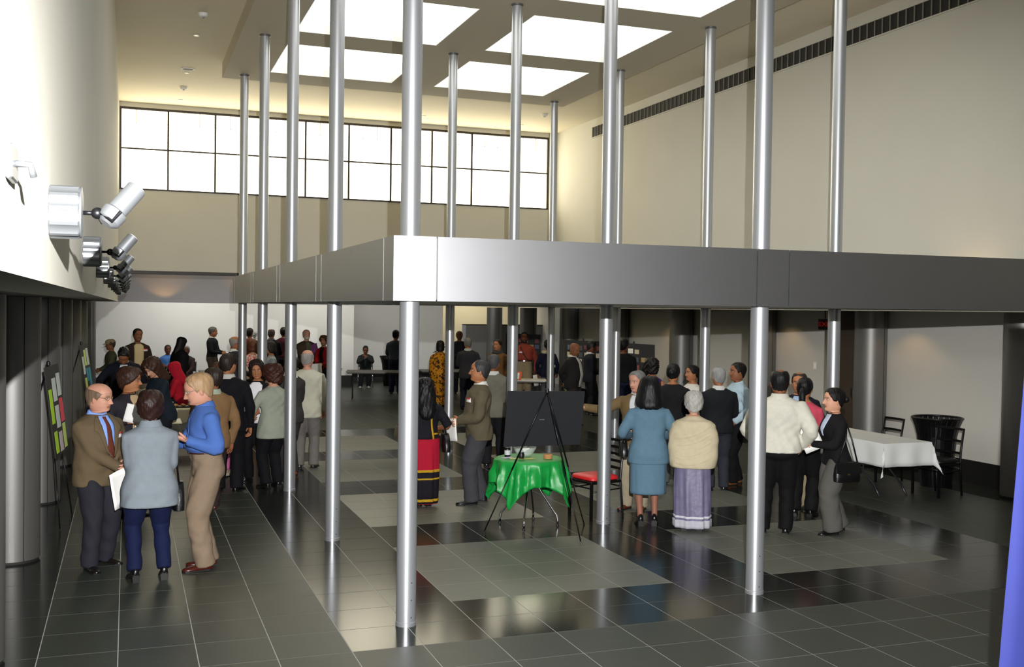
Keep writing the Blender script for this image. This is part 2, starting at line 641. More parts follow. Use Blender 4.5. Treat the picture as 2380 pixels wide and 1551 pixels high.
# ---- fascia beam: a ring round the columns, clad in panels
beam = empty('fascia_beam', (colx[1], coly[2], ZB0), 0, 'rectangular ring beam clad in flat satin metal panels, carried by the slim columns', 'beam')
bx0, bx1, by0, by1 = X0 - 0.165, colx[2] + 0.165, Y0 - 0.19, coly[4] + 0.19
OFF = Matrix.Translation((-colx[1], -coly[2], -ZB0))
wd = 0.36
q = MB()
q.box(bx0 + 0.02, bx1 - 0.02, by0 + 0.02, by0 + wd, ZB0 + 0.01, ZB1 - 0.01)
q.box(bx0 + 0.02, bx1 - 0.02, by1 - wd, by1 - 0.02, ZB0 + 0.01, ZB1 - 0.01)
q.box(bx0 + 0.02, bx0 + wd, by0 + wd, by1 - wd, ZB0 + 0.01, ZB1 - 0.01)
q.box(bx1 - wd, bx1 - 0.02, by0 + wd, by1 - wd, ZB0 + 0.01, ZB1 - 0.01)
q.box(colx[1] - 0.16, colx[1] + 0.16, by0 + wd, by1 - wd, ZB0 + 0.012, ZB1 - 0.01)
q.xf(OFF)
q.build('beam_core', mat('beam_core', '#6d6f6c', 0.5, metal=0.5), beam)
jx = [bx0]
for i in range(3):
    jx += [colx[i] - 0.155, colx[i] + 0.155]
jx = [bx0] + [v for v in jx[2:-1]] + [bx1]
for a, b in zip(jx[:-1], jx[1:]):
    for yy, s in ((by0, 0), (by1 - 0.018, 1)):
        q = MB()
        q.box(a + 0.005, b - 0.005, yy, yy + 0.018, ZB0, ZB1)
        q.xf(OFF)
        q.build('panel', M_PANEL, beam)
jy = [by0]
for j in range(5):
    jy += [coly[j] - 0.155, coly[j] + 0.155]
jy = [by0 + 0.02] + jy[2:-1] + [by1 - 0.02]
for a, b in zip(jy[:-1], jy[1:]):
    for xx in (bx0, bx1 - 0.018):
        q = MB()
        q.box(xx, xx + 0.018, a + 0.003, b - 0.003, ZB0, ZB1)
        q.xf(OFF)
        q.build('panel', M_PANEL, beam)

# ---- big round columns of the side aisles
RB = 0.25
q = MB()
q.lathe([(RB, 0.025), (RB, 2.432)], 48, cap=False)
bg_shaft = q.mesh('shaft', M_BIGCOL, True)
q = MB()
q.lathe([(RB - 0.012, 0.0), (RB - 0.012, 0.025)], 48, cap=False)
bg_base = q.mesh('base_reveal', M_SEAM, True)
q = MB()
q.box(RB - 0.004, RB + 0.002, -0.004, 0.004, 0.02, 2.43)
bg_seam = q.mesh('seam', M_SEAM)
cnt = ['first', 'second', 'third', 'fourth', 'fifth', 'sixth', 'seventh', 'eighth', 'ninth']
for s, x in ((0, -1.0), (1, 11.04)):
    for k in range(9):
        y = Y0 + BAY * k
        if s == 1 and k == 0:
            continue
        c = empty('round_column', (x, y, 0), 0, 'thick brushed gunmetal column along the %s aisle, %s from the camera' % ('left' if s == 0 else 'right', cnt[k - s]), 'column', 'thick round columns of the %s aisle' % ('left' if s == 0 else 'right'))
        link('shaft', bg_shaft, c)
        link('base_reveal', bg_base, c)
        t = link('seam', bg_seam, c)
        t.rotation_euler = (0, 0, R(-60) if s == 0 else R(-75))

# recess panel, exit sign, switch on the right aisle wall
dr = MB()
dr.bevbox(11.235, 11.275, 14.35, 15.1, 0, 2.42, 0.004)
d1 = struct('recess_panel', dr, mat('recess_brown', '#3b2f25', 0.5))  # flat dark panel standing in for the shaded side of a door recess
q = MB()
q.box(11.205, 11.235, 14.43, 14.46, 1.0, 1.16)
q.build('panel_handle', M_CHROME, d1)
q = MB()
q.bevbox(-0.012, 0.0, -0.04, 0.04, -0.065, 0.065, 0.003)
e = empty('light_switch', (11.268, 15.5, 1.47), 0, 'small pale switch plate on the right aisle wall left of the brown recess panel', 'light switch')
q.build('plate', M_WHITE, e)
q = MB()
q.box(-0.018, -0.012, -0.015, 0.015, -0.03, 0.03)
q.build('rocker', M_PAPER, e)


def text_mesh(txt, size, m, parent, loc, rot, name='lettering', ext=0.002):
    cu = bpy.data.curves.new(name, 'FONT')
    cu.body = txt
    cu.size = size
    cu.extrude = ext
    cu.align_x = 'CENTER'
    cu.align_y = 'CENTER'
    tmp = bpy.data.objects.new('tmp_text', cu)
    COL.objects.link(tmp)
    dg = bpy.context.evaluated_depsgraph_get()
    me = bpy.data.meshes.new_from_object(tmp.evaluated_get(dg))
    bpy.data.objects.remove(tmp)
    me.materials.clear()
    me.materials.append(m)
    o = link(name, me, parent)
    o.location = loc
    o.rotation_euler = rot
    return o


M_RED = mat('exit_red', '#c4201a', 0.5, emit=0.2)
e = empty('exit_sign', (11.05, 14.95, 2.20), R(-35), 'small hanging sign with red EXIT letters in the right aisle', 'exit sign')
q = MB()
q.bevbox(-0.11, 0.11, -0.015, 0.015, -0.09, 0.09, 0.004)
q.build('housing', mat('exit_housing', '#3a1a12', 0.5), e)
q = MB()
q.tube([(0, 0, 0.10), (0, 0, 0.235)], 0.008)
q.build('stem', M_BLACKM, e)
text_mesh('EXIT', 0.105, M_RED, e, (0, -0.017, 0), (R(90), 0, 0))

# partition and stair rail behind the far columns
e = empty('partition_wall', (11.6, 32.8, 0), 0, 'low grey free-standing partition behind the far right columns', 'partition')
q = MB()
q.box(-1.36, 1.38, -0.05, 0.05, 0, 1.85)
q.build('board', mat('partition_grey', '#7c7b78', 0.6), e)
q = MB()
q.box(-1.38, 1.39, -0.06, 0.06, 1.85, 1.88)
q.build('cap', M_FRAME, e)
q = MB()
q.box(-1.38, -1.28, -0.06, 0.06, 0, 1.85)
q.build('end_post', mat('partition_end', '#b9bbbd', 0.5), e)
e = empty('stair_rail', (9.4, 33.0, 0), 0, 'slanting metal handrail on a post left of the grey partition', 'handrail')
q = MB()
q.tube([(-0.1, 0, 0.95), (0.55, 0, 1.25)], 0.02)
q.build('handrail', M_CHROME, e, True)
for x_, z_ in ((0.0, 0.99), (0.5, 1.22)):
    q = MB()
    q.tube([(x_, 0, 0), (x_, 0, z_)], 0.016)
    q.build('post', M_CHROME, e, True)
e = empty('wall_sign', (12.25, 35.19, 2.20), 0, 'red round-headed sign on the bright stair wall', 'sign')
q = MB()
q.lathe([(0.13, 0), (0.13, 0.015)], 24)
q.xf(Matrix.Translation((0, -0.001, 0.1)) @ Matrix.Rotation(R(90), 4, 'X'))
q.build('disc', mat('sign_red', '#c4201a', 0.5), e)
q = MB()
q.bevbox(-0.09, 0.09, -0.016, 0, -0.17, -0.06, 0.003)
q.build('plate', mat('sign_red', '#c4201a', 0.5), e)

# ------------------------------------------------------------------ wall spotlights on the left wall
def spotlight_meshes():
    out = {}
    rx = Matrix.Rotation(R(90), 4, 'Y')
    q = MB()
    prof = []
    n = 44
    rings = []
    for z in (0.0, 0.004, 0.072, 0.076):
        rings.append([((0.066 + (0.005 if (k % 4 < 2 and 0.002 < z < 0.074) else 0)) * math.cos(2 * math.pi * k / n), (0.066 + (0.005 if (k % 4 < 2 and 0.002 < z < 0.074) else 0)) * math.sin(2 * math.pi * k / n), z) for k in range(n)])
    q.loft(rings)
    q.xf(rx)
    out['canopy'] = q.mesh('canopy', M_LAMP, 20)
    q = MB()
    q.lathe([(0.068, 0.076), (0.068, 0.08), (0.05, 0.083)], 32)
    q.xf(rx)
    out['canopy_plate'] = q.mesh('canopy_plate', M_LAMP, 30)
    q = MB()
    q.tube([(0.083, 0, 0), (0.112, 0, 0)], 0.006, 10)
    out['stem'] = q.mesh('stem', M_BLACKM, True)
    q = MB()
    q.ell((0.118, 0, 0), (0.016, 0.016, 0.016), 16, 10)
    out['ball_joint'] = q.mesh('ball_joint', M_BLACKM, True)
    d = np.array([0.60, 0.25, 0.76])
    d /= np.linalg.norm(d)
    c = np.array([0.145, 0.0, -0.018])
    q = MB()
    q.tube([c - d * 0.012, c, c + d * 0.03, c + d * 0.036, c + d * 0.12, c + d * 0.122], [0.018, 0.032, 0.034, 0.027, 0.027, 0.024], 20)
    out['lamp_head'] = q.mesh('lamp_head', M_LAMP, 30)
    q = MB()
    q.tube([c + d * 0.1222, c + d * 0.1235], 0.022, 20)
    out['lens'] = q.mesh('lens', mat('spot_lens', '#dfe3e6', 0.1, spec=0.8))
    q = MB()
    s = np.cross(d, [0, 0, 1.0])
    s /= np.linalg.norm(s)
    for k in (-1, 1):
        a = c + s * k * 0.036
        q.tube([np.array([0.122, 0, 0]) + s * k * 0.012, a - d * 0.005, a + d * 0.03], 0.005, 6)
    out['yoke'] = q.mesh('yoke', M_BLACKM)
    return out


sm_ = spotlight_meshes()
for k in range(9):
    o = empty('wall_spotlight', (XL, 3.05 + 2.25 * k, 2.622), 0, 'small silver adjustable spotlight on the left wall, %s in the receding row' % cnt[k], 'spotlight', 'spotlights along the left wall')
    for nme, me in sm_.items():
        link(nme, me, o)
# small bracket nearest to the camera, just in the frame
e = empty('wall_bracket', (XL, 2.02, 2.62), 0, 'small pale metal bracket on the left wall at the frame edge', 'bracket')
q = MB()
q.bevbox(0, 0.012, -0.05, 0.05, -0.03, 0.03, 0.003)
q.build('plate', M_LAMP, e)
q = MB()
q.tube([(0.012, 0, 0), (0.035, 0, 0), (0.04, 0.01, -0.02)], 0.006)
q.build('hook', M_LAMP, e, True)


# ------------------------------------------------------------------ furniture
def rotz(a):
    return Matrix.Rotation(a, 4, 'Z')


def chair(loc, ang, seat_mat, frame_mat, label, group=None, slats=4, back_mat=None):
    """ladder-back cafe chair, local front = -Y"""
    c = empty('cafe_chair', loc, ang, label, 'chair', group)
    bm_ = back_mat or frame_mat
    sw, sd, sz = 0.205, 0.205, 0.445
    for s in (-1, 1):
        q = MB()
        q.box(s * sw - 0.014, s * sw + 0.014, -sd - 0.014, -sd + 0.014, 0, sz - 0.02)
        q.build('leg', frame_mat, c)
        q = MB()
        q.tube([(s * sw, sd + 0.05, 0), (s * sw, sd + 0.005, sz), (s * sw, sd + 0.02, 0.62), (s * sw * 0.97, sd + 0.075, 0.885)], 0.014, 8)
        q.build('back_leg', bm_, c, True)
    q = MB()
    q.bevbox(-sw - 0.015, sw + 0.015, -sd - 0.015, sd + 0.01, sz - 0.035, sz - 0.005, 0.004)
    q.build('seat_frame', frame_mat, c)
    q = MB()
    rg = []
    for sc, z in ((0.9, -0.006), (1.0, 0.006), (1.0, 0.026), (0.93, 0.044), (0.6, 0.055)):
        rg.append([((sw + 0.01) * sc * math.copysign(abs(math.cos(t)) ** 0.35, math.cos(t)), (sd + 0.005) * sc * math.copysign(abs(math.sin(t)) ** 0.35, math.sin(t)), sz + z) for t in [2 * math.pi * (k + 0.5) / 28 for k in range(28)]])
    q.loft(rg)
    q.build('seat', seat_mat, c, 50)
    for k in range(slats):
        z = 0.56 + k * 0.31 / max(1, slats - 1)
        yy = sd + 0.012 + (z - 0.56) * 0.21
        q = MB()
        rows = []
        pts = [(-sw + 2 * sw * t / 8, yy + 0.03 * math.sin(math.pi * t / 8)) for t in range(9)]
        rg = [[(px, py - 0.006, z - 0.016), (px, py + 0.006, z - 0.016), (px, py + 0.006, z + 0.016), (px, py - 0.006, z + 0.016)] for px, py in pts]
        q.loft(rg)
        q.build('slat', frame_mat, c)
    q = MB()
    for s in (-1, 1):
        q.tube([(s * sw, -sd, 0.32), (s * sw, sd + 0.02, 0.34)], 0.009, 6)
    q.tube([(-sw, -sd, 0.36), (sw, -sd, 0.36)], 0.009, 6)
    q.tube([(-sw, sd + 0.02, 0.36), (sw, sd + 0.02, 0.36)], 0.009, 6)
    q.build('stretcher', frame_mat, c, True)
    return c


M_REDSEAT = mat('red_vinyl', '#c41e24', 0.45, noise=0.05)
M_GUNM = mat('grey_metal_tube', '#4a4d52', 0.35, metal=0.8)
chair((5.09, 11.12, 0), math.atan2(-0.23, -0.97) + math.pi / 2, M_REDSEAT, M_BLACKM, 'black metal ladder-back chair with a red padded seat beside the green table', back_mat=M_GUNM, slats=5)
chair((10.2, 12.5, 0), R(-90), M_BLACK, M_BLACKM, 'black ladder-back chair at the far end of the white clothed table', 'black chairs at the white table', slats=3)
chair((10.10, 11.22, 0), R(-80), M_BLACK, M_BLACKM, 'black ladder-back chair in front of the black waste bin', 'black chairs at the white table', slats=3)

# round table with green plastic cloth
TX, TY, TZ, TR = 4.20, 10.92, 0.735, 0.38
t = empty('round_table', (TX, TY, 0), R(15), 'small round folding table on curved chrome legs under a green cloth', 'table')
q = MB()
q.lathe([(TR - 0.02, TZ - 0.03), (TR, TZ - 0.024), (TR, TZ - 0.006), (TR - 0.01, TZ)], 40)
q.build('tabletop', mat('table_top_grey', '#8c8a84', 0.5), t)
for k in range(4):
    a = math.pi / 4 + k * math.pi / 2
    ca, sa = math.cos(a), math.sin(a)
    q = MB()
    prof = [(0.10, TZ - 0.03), (0.10, 0.48), (0.105, 0.42), (0.14, 0.36), (0.27, 0.17), (0.315, 0.11), (0.325, 0.05), (0.325, 0.012)]
    q.tube([(ca * r, sa * r, z) for r, z in prof], 0.0125, 10)
    lg = q.build('leg', M_CHROME, t, True)
    q = MB()
    q.lathe([(0.016, 0), (0.016, 0.014)], 10, (ca * 0.325, sa * 0.325, 0))
    q.build('foot_cap', M_BLACK, lg)
q = MB()
a = 0.1 * math.cos(math.pi / 4)
q.tube([(-a, -a, 0.5), (a, -a, 0.5)], 0.009, 8)
q.tube([(-a, a, 0.5), (a, a, 0.5)], 0.009, 8)
q.build('brace', M_CHROME, t, True)

q = MB()
NA = 144
rows = [[(0, 0, 0)] * NA]
half = 0.64
for r in (0.10, 0.2, 0.3, 0.36, TR + 0.002):
    rows.append([(r * math.cos(2 * math.pi * k / NA), r * math.sin(2 * math.pi * k / NA), 0 if r < TR else -0.006) for k in range(NA)])
NH = 14
for i in range(1, NH + 1):
    row = []
    for k in range(NA):
        ph = 2 * math.pi * k / NA
        ps = ph - R(-2)
        ext = half / max(abs(math.cos(ps)), abs(math.sin(ps)))
        hang = (ext - TR) * i / NH
        d2 = min(abs(((ps - math.pi / 4) % (math.pi / 2))), abs(((ps - math.pi / 4) % (math.pi / 2)) - math.pi / 2)) / (math.pi / 4)
        fold = 0.030 * math.sin(ph * 11 + 0.7) + 0.016 * math.sin(ph * 23 + 2.1) + 0.008 * math.sin(ph * 41 + 6 * hang)
        amp = min(1.0, hang / 0.16)
        rr = TR + 0.012 + fold * amp + 0.10 * hang + 0.12 * max(0, 1 - d2) ** 2 * hang
        rr += 0.006 * math.sin(hang * 38 + ph * 7)
        row.append((rr * math.cos(ph), rr * math.sin(ph), -0.006 - hang * 0.985))
    rows.append(row)
vs = [p for r_ in rows for p in r_]
fs = []
for i in range(len(rows) - 1):
    for k in range(NA):
        k2 = (k + 1) % NA
        if i == 0:
            fs.append((0, NA + k, NA + k2))
        else:
            fs.append((i * NA + k, (i + 1) * NA + k, (i + 1) * NA + k2, i * NA + k2))
q.add(vs, fs)
cl = q.build('tablecloth', mat('green_plastic', '#0f8f3a', 0.42, spec=0.5, noise=0.05, bump=0.15, bscale=25), None, 70)
cl.location = (TX, TY, TZ + 0.004)
sd_ = cl.modifiers.new('solid', 'SOLIDIFY')
sd_.thickness = 0.0015
tag(cl, 'shiny green plastic cloth hanging in points over the small round table', 'tablecloth')

# things on the green table
ztop = TZ + 0.006
e = empty('glass_bowl', (TX - 0.02, TY + 0.10, ztop), 0, 'clear glass bowl holding crumpled white napkins on the green cloth', 'bowl')
q = MB()
q.lathe([(0.05, 0.0), (0.10, 0.04), (0.135, 0.105), (0.131, 0.105), (0.097, 0.043), (0.048, 0.006)], 32)
_gl = mat('clear_glass', '#e8f6ee', 0.05)
_gl.node_tree.nodes['Principled BSDF'].inputs['Alpha'].default_value = 0.22
q.build('bowl', _gl, e, True)
q = MB()
rnd = random.Random(3)
for k in range(14):
    a = rnd.random() * 6.28
    rr = rnd.random() * 0.055
    c = (rr * math.cos(a), rr * math.sin(a), 0.05 + rnd.random() * 0.06)
    u = Vector((rnd.uniform(-1, 1), rnd.uniform(-1, 1), rnd.uniform(0.2, 1))).normalized() * 0.05
    v = Vector((rnd.uniform(-1, 1), rnd.uniform(-1, 1), rnd.uniform(-1, 1))).normalized() * 0.03
    cv = Vector(c)
    q.add([cv, cv + u + v, cv + u * 1.3, cv + u - v, cv + Vector((0.006, 0.004, 0.004))], [(0, 1, 2), (0, 2, 3), (4, 2, 1), (4, 3, 2), (0, 4, 1), (0, 3, 4)])
q.build('napkins', M_PAPER, e)
for k in range(4):
    q = MB()
    q.lathe([(0.048, 0), (0.05, 0.003), (0.05, 0.008), (0.047, 0.011)], 24)
    o = q.build('round_coaster', mat('cork_tan', '#b98452', 0.8, noise=0.1, nscale=80), None, 40)
    o.location = (TX + 0.17 + 0.004 * (k % 2), TY - 0.12, ztop + 0.0112 * k)
    tag(o, 'thin round tan coaster on the green table, %s of the stack' % ('bottom', 'second from the bottom', 'third from the bottom', 'top')[k], 'coaster', 'stack of tan coasters')
e = empty('drink_can', (TX - 0.21, TY + 0.14, ztop), 0, 'dark cylinder with a pale band standing left of the glass bowl', 'can')
q = MB()
q.lathe([(0.03, 0), (0.034, 0.006), (0.034, 0.09), (0.028, 0.1)], 20)
q.build('body', M_BLACK, e, 40)
q = MB()
q.lathe([(0.0345, 0.02), (0.0345, 0.07)], 20, cap=False)
q.build('band', mat('pale_band', '#b9bdbd', 0.4), e, True)
e = empty('candle_jar', (TX - 0.12, TY - 0.06, ztop), 0, 'small dark jar in front of the glass bowl', 'jar')
q = MB()
q.lathe([(0.026, 0), (0.032, 0.01), (0.034, 0.045), (0.028, 0.06)], 18)
q.build('jar', M_BLACK, e, 40)
q = MB()
q.lathe([(0.029, 0.06), (0.029, 0.07)], 18)
q.build('lid', M_BLACKM, e)
for nme, x_, y_, a_, cc, lb in (('leaflet', -0.25, 0.04, 0.4, '#d8c9df', 'pale lilac leaflet at the left edge of the green table'), ('leaflet', -0.18, -0.06, -0.3, '#d9cf7d', 'yellow leaflet on the green table near its left edge'), ('leaflet', -0.05, -0.10, 0.2, '#c6bb5a', 'dull yellow strip of paper before the dark jar')):
    q = MB()
    q.box(-0.07, 0.07, -0.035, 0.035, 0, 0.0015)
    o = q.build(nme, mat('paper' + cc, cc, 0.7))
    o.location = (TX + x_, TY + y_, ztop + 0.001)
    o.rotation_euler = (0, 0, a_)
    tag(o, lb, 'leaflet', 'leaflets on the green table')


def easel(feet, apex, label, shelf=None):
    e = empty('easel', (apex[0], apex[1], 0), 0, label, 'easel', 'black tripod easels')
    ax = np.array([0, 0, apex[2]])
    for f in feet:
        q = MB()
        p = np.array([f[0] - apex[0], f[1] - apex[1], 0.004])
        m_ = p + (ax - p) * 0.45
        q.tube([p, m_], 0.007, 8)
        q.tube([m_, ax], 0.0095, 8)
        lg = q.build('leg', M_BLACKM, e, True)
        q = MB()
        q.tube([p - [0, 0, 0.004], p + (ax - p) * 0.015], 0.0095, 8)
        q.build('rubber_tip', M_BLACK, lg)
    q = MB()
    q.lathe([(0.012, -0.02), (0.02, -0.015), (0.02, 0.02), (0.01, 0.03)], 12, tuple(ax))
    q.build('hub', M_BLACK, e, 40)
    if shelf:
        for s in shelf:
            q = MB()
            p = np.array([s[0] - apex[0], s[1] - apex[1], s[2]])
            d = np.array(s[3])
            q.tube([p, p + d * 0.05, p + d * 0.05 + np.array([0, 0, 0.02])], 0.005, 6)
            q.build('peg', M_BLACKM, e)
    return e


# easel seen from behind with its black board
easel([(3.58, 10.63), (4.78, 10.71), (4.35, 9.81)], (4.11, 10.20, 1.535), 'black tripod easel seen from behind in front of the green table', [(3.82, 10.42, 0.94, (0.1, 0.99, 0)), (4.42, 10.41, 0.94, (0.1, 0.99, 0))])


def panel4(name, tl, tr, br, bl, thick, m, parent=None, inset=None):
    """flat board through four corners with thickness behind"""
    a, b, c, d = [Vector(v) for v in (tl, tr, br, bl)]
    n = (b - a).cross(d - a).normalized() * thick
    q = MB()
    q.add([a, b, c, d, a + n, b + n, c + n, d + n], [(0, 1, 2, 3), (7, 6, 5, 4), (0, 4, 5, 1), (1, 5, 6, 2), (2, 6, 7, 3), (3, 7, 4, 0)])
    return q.build(name, m, parent)


o = empty('display_board', (4.13, 10.37, 0.93), 0, 'large plain black foam board resting on the easel, its back to the camera', 'board')
pb = panel4('panel', (-0.43, -0.10, 0.605), (0.43, -0.12, 0.59), (0.455, 0.045, 0.005), (-0.415, 0.05, 0.005), 0.012, mat('black_board', '#16181d', 0.75, noise=0.06, nscale=8), o)
for (x_, z_, l_) in ((-0.02, 0.29, 0.06), (0.38, 0.30, 0.05)):
    q = MB()
    y_ = -0.10 + (0.6 - z_) / 0.6 * 0.145 - 0.004
    q.box(x_ - l_ / 2, x_ + l_ / 2, y_ - 0.002, y_, z_, z_ + 0.004)
    q.build('tape_strip', mat('tape', '#8f9194', 0.4), o)


def board_with_sheets(name, tl, tr, br, bl, label, sheets, group, bcol='#1b1b1a', easel_label=None, lean=0.12, photo=False):
    """board given by corner points, sheets = (u0,u1,v0,v1,colour) with v down"""
    a, b, d = [Vector(v) for v in (tl, tr, bl)]
    c = b + d - a
    ctr = (a + b + c + d) / 4
    base = Vector((ctr.x, ctr.y, min(c.z, d.z)))
    o = empty(name, base, 0, label, 'board', group)
    a, b, c, d = a - base, b - base, c - base, d - base
    panel4('panel', a, b, c, d, 0.01, mat('board' + bcol, bcol, 0.7), o)
    n = (d - a).cross(b - a).normalized()
    for (u0, u1, v0, v1, cc) in sheets:
        def P(u, v):
            return a + (b - a) * u + (d - a) * v + n * 0.0022
        panel4('photo' if photo else 'sheet', P(u0, v0), P(u1, v0), P(u1, v1), P(u0, v1), -0.0015, mat('paper' + cc, cc, 0.7), o)
    # easel behind
    nn = Vector((n.x, n.y, 0)).normalized()
    top = base + (a + b) / 2
    across = Vector((b.x - a.x, b.y - a.y, 0)).normalized()
    f0 = base + (d) * 1.0 - nn * -0.02
    feet = [(base + across * -0.42 + nn * 0.10), (base + across * 0.42 + nn * 0.10), (base - nn * 0.55)]
    apex = (top.x - nn.x * 0.03, top.y - nn.y * 0.03, top.z + 0.02)
    easel([(f.x, f.y) for f in feet], apex, easel_label)
    return o


GRN, WHT, PNK, RED_, YEL, TEA = '#b6e02a', '#c9d3cc', '#cbbcc4', '#e0485a', '#cde07a', '#2a8fa6'
L1 = [(0.06, 0.27, 0.25, 0.63, GRN), (0.10, 0.31, 0.72, 0.96, GRN), (0.35, 0.62, 0.14, 0.40, WHT), (0.37, 0.64, 0.45, 0.70, WHT), (0.42, 0.66, 0.75, 0.97, PNK),
      (0.70, 0.96, 0.10, 0.36, WHT), (0.72, 0.97, 0.39, 0.66, RED_), (0.74, 0.95, 0.68, 0.96, YEL)]
board_with_sheets('display_board', (-0.80, 11.88, 1.71), (-0.72, 12.72, 1.71), (-0.60, 12.76, 0.76), (-0.69, 11.92, 0.76),
                  'black display board with green, white and red sheets on the left, behind the tweed jacket', L1, 'display boards in the left aisle', easel_label='black tripod easel holding the nearer left display board')
L2 = [(0.08, 0.30, 0.22, 0.55, WHT), (0.36, 0.58, 0.10, 0.40, YEL), (0.64, 0.9, 0.08, 0.40, WHT), (0.40, 0.6, 0.45, 0.7, TEA), (0.66, 0.92, 0.45, 0.9, TEA), (0.10, 0.34, 0.62, 0.95, YEL)]
board_with_sheets('display_board', (-0.72, 18.20, 1.71), (-0.63, 19.05, 1.71), (-0.50, 19.08, 0.85), (-0.60, 18.24, 0.85),
                  'black display board with white and teal sheets farther down the left aisle', L2, 'display boards in the left aisle', easel_label='black tripod easel holding the farther left display board')


def photos(seed, nc=6, nr=4):
    rnd = random.Random(seed)
    cs = ['#efe9dc', '#d8d0c4', '#8a4a44', '#b7a4a0', '#5a5f78', '#c9bb9a', '#6e3a46', '#e3ded2', '#4b4f52', '#a98f5e']
    out = []
    for r_ in range(nr):
        for c_ in range(nc):
            if rnd.random() < 0.18:
                continue
            u, v = 0.05 + c_ * 0.92 / nc + rnd.uniform(0, .02), 0.15 + r_ * 0.82 / nr + rnd.uniform(-.01, .015)
            out.append((u, u + rnd.uniform(.45, .78) / nc, v, v + rnd.uniform(.45, .6) / nr, rnd.choice(cs)))
    return out


board_with_sheets('display_board', (9.88, 20.75, 1.70), (10.68, 20.35, 1.66), (10.62, 20.2, 0.86), (9.82, 20.6, 0.90),
                  'black photo board in the right aisle, nearest of three, with rows of small photographs', photos(1), 'photo boards in the right aisle', easel_label='black tripod easel of the nearest right photo board', photo=True)
board_with_sheets('display_board', (9.95, 23.6, 1.66), (10.7, 23.1, 1.64), (10.66, 22.95, 0.85), (9.91, 23.45, 0.87),
                  'black photo board behind the two suited men in the right aisle', photos(2), 'photo boards in the right aisle', easel_label='black tripod easel behind the two suited men', photo=True)
board_with_sheets('display_board', (9.75, 27.3, 1.72), (10.6, 26.85, 1.70), (10.56, 26.7, 0.9), (9.71, 27.15, 0.92),
                  'black photo board behind the man in the rust shirt', photos(3), 'photo boards in the right aisle', easel_label='black tripod easel behind the man in the rust shirt', photo=True)


# ---- rectangular tables
def cloth_rect(a, b, hang, seed=0, nx=40, ny=40):
    q = MB()
    us = sorted(set([round(-(a + hang) + 2 * (a + hang) * k / nx, 4) for k in range(nx + 1)] + [-a, a]))
    vs_ = sorted(set([round(-(b + hang) + 2 * (b + hang) * k / ny, 4) for k in range(ny + 1)] + [-b, b]))
    rows = []
    for v in vs_:
        row = []
        for u in us:
            du, dv = max(0, abs(u) - a), max(0, abs(v) - b)
            su, sv = math.copysign(1, u), math.copysign(1, v)
            x = min(abs(u), a) * su
            y = min(abs(v), b) * sv
            mn = min(du, dv)
            drop = math.hypot(du, dv)
            wv = 0.012 * math.sin(u * 17 + seed) * min(1, dv / 0.1) + 0.012 * math.sin(v * 15 + seed) * min(1, du / 0.1)
            x += su * (0.006 * (du > 0) + 0.03 * du + 0.30 * mn + (wv if du >= dv else 0) * (du > 0))
            y += sv * (0.006 * (dv > 0) + 0.03 * dv + 0.30 * mn + (wv if dv > du else 0) * (dv > 0))
            row.append((x, y, -drop))
        rows.append(row)
    q.quadstrip(rows)
    return q


def folding_table(name, loc, rz, a, b, z, label, top_mat, group=None, leg_mat=None):
    t = empty(name, loc, rz, label, 'table', group)
    lm = leg_mat or M_GUNM
    q = MB()
    q.bevbox(-a, a, -b, b, z - 0.03, z, 0.004)
    q.build('tabletop', top_mat, t)
    q = MB()
    q.box(-a + 0.03, a - 0.03, -b + 0.03, b - 0.03, z - 0.06, z - 0.03)
    q.build('apron', M_FRAME, t)
    for s in (-1, 1):
        for u in (-1, 1):
            q = MB()
            x_ = s * (a - 0.16)
            q.tube([(x_, u * b * 0.35, z - 0.06), (x_, u * b * 0.35, 0.3), (x_, u * b * 0.6, 0.14), (x_, u * b * 0.72, 0.0)], 0.012, 8)
            q.build('leg', lm, t, True)
        q = MB()
        q.tube([(s * (a - 0.16), -b * 0.35, 0.34), (s * (a - 0.16), b * 0.35, 0.34)], 0.009, 6)
        q.build('leg_brace', lm, t, True)
    return t


M_CLOTH = mat('white_cloth', '#e2e4e2', 0.75, bump=0.1, bscale=12)
WTX, WTY = 9.43, 11.9
folding_table('folding_table', (WTX, WTY, 0), 0, 0.375, 0.91, 0.73, 'long folding table under a white cloth at the right', mat('table_top_grey', '#8c8a84', 0.5))
o = cloth_rect(0.38, 0.915, 0.30, 1).build('tablecloth', M_CLOTH, None, 60)
o.location = (WTX, WTY, 0.736)
tag(o, 'plain white cloth with hanging corner points on the right-hand table', 'tablecloth')
m_ = o.modifiers.new('solid', 'SOLIDIFY')
m_.thickness = 0.002

FTX, FTY = 0.45, 17.7
folding_table('folding_table', (FTX, FTY, 0), 0, 0.75, 0.36, 0.73, 'folding table with refreshments on the left under a cream cloth', mat('table_top_grey', '#8c8a84', 0.5))
o = cloth_rect(0.755, 0.365, 0.22, 2).build('tablecloth', mat('cream_cloth', '#ded6b4', 0.8), None, 60)
o.location = (FTX, FTY, 0.736)
tag(o, 'cream cloth over the refreshment table on the left', 'tablecloth')
m_ = o.modifiers.new('solid', 'SOLIDIFY')
m_.thickness = 0.002
for k in range(5):
    q = MB()
    q.lathe([(0.05, 0), (0.07, 0.003), (0.115, 0.014), (0.112, 0.016), (0.068, 0.006), (0.0, 0.006)], 24, cap=False)
    o = q.build('plate', M_PAPER, None, True)
    o.location = (0.12, 17.62, 0.742 + 0.0165 * k)
    tag(o, 'white paper plate on the refreshment table, %s of the pile' % ('bottom', 'second', 'middle', 'fourth', 'top')[k], 'plate', 'pile of paper plates')
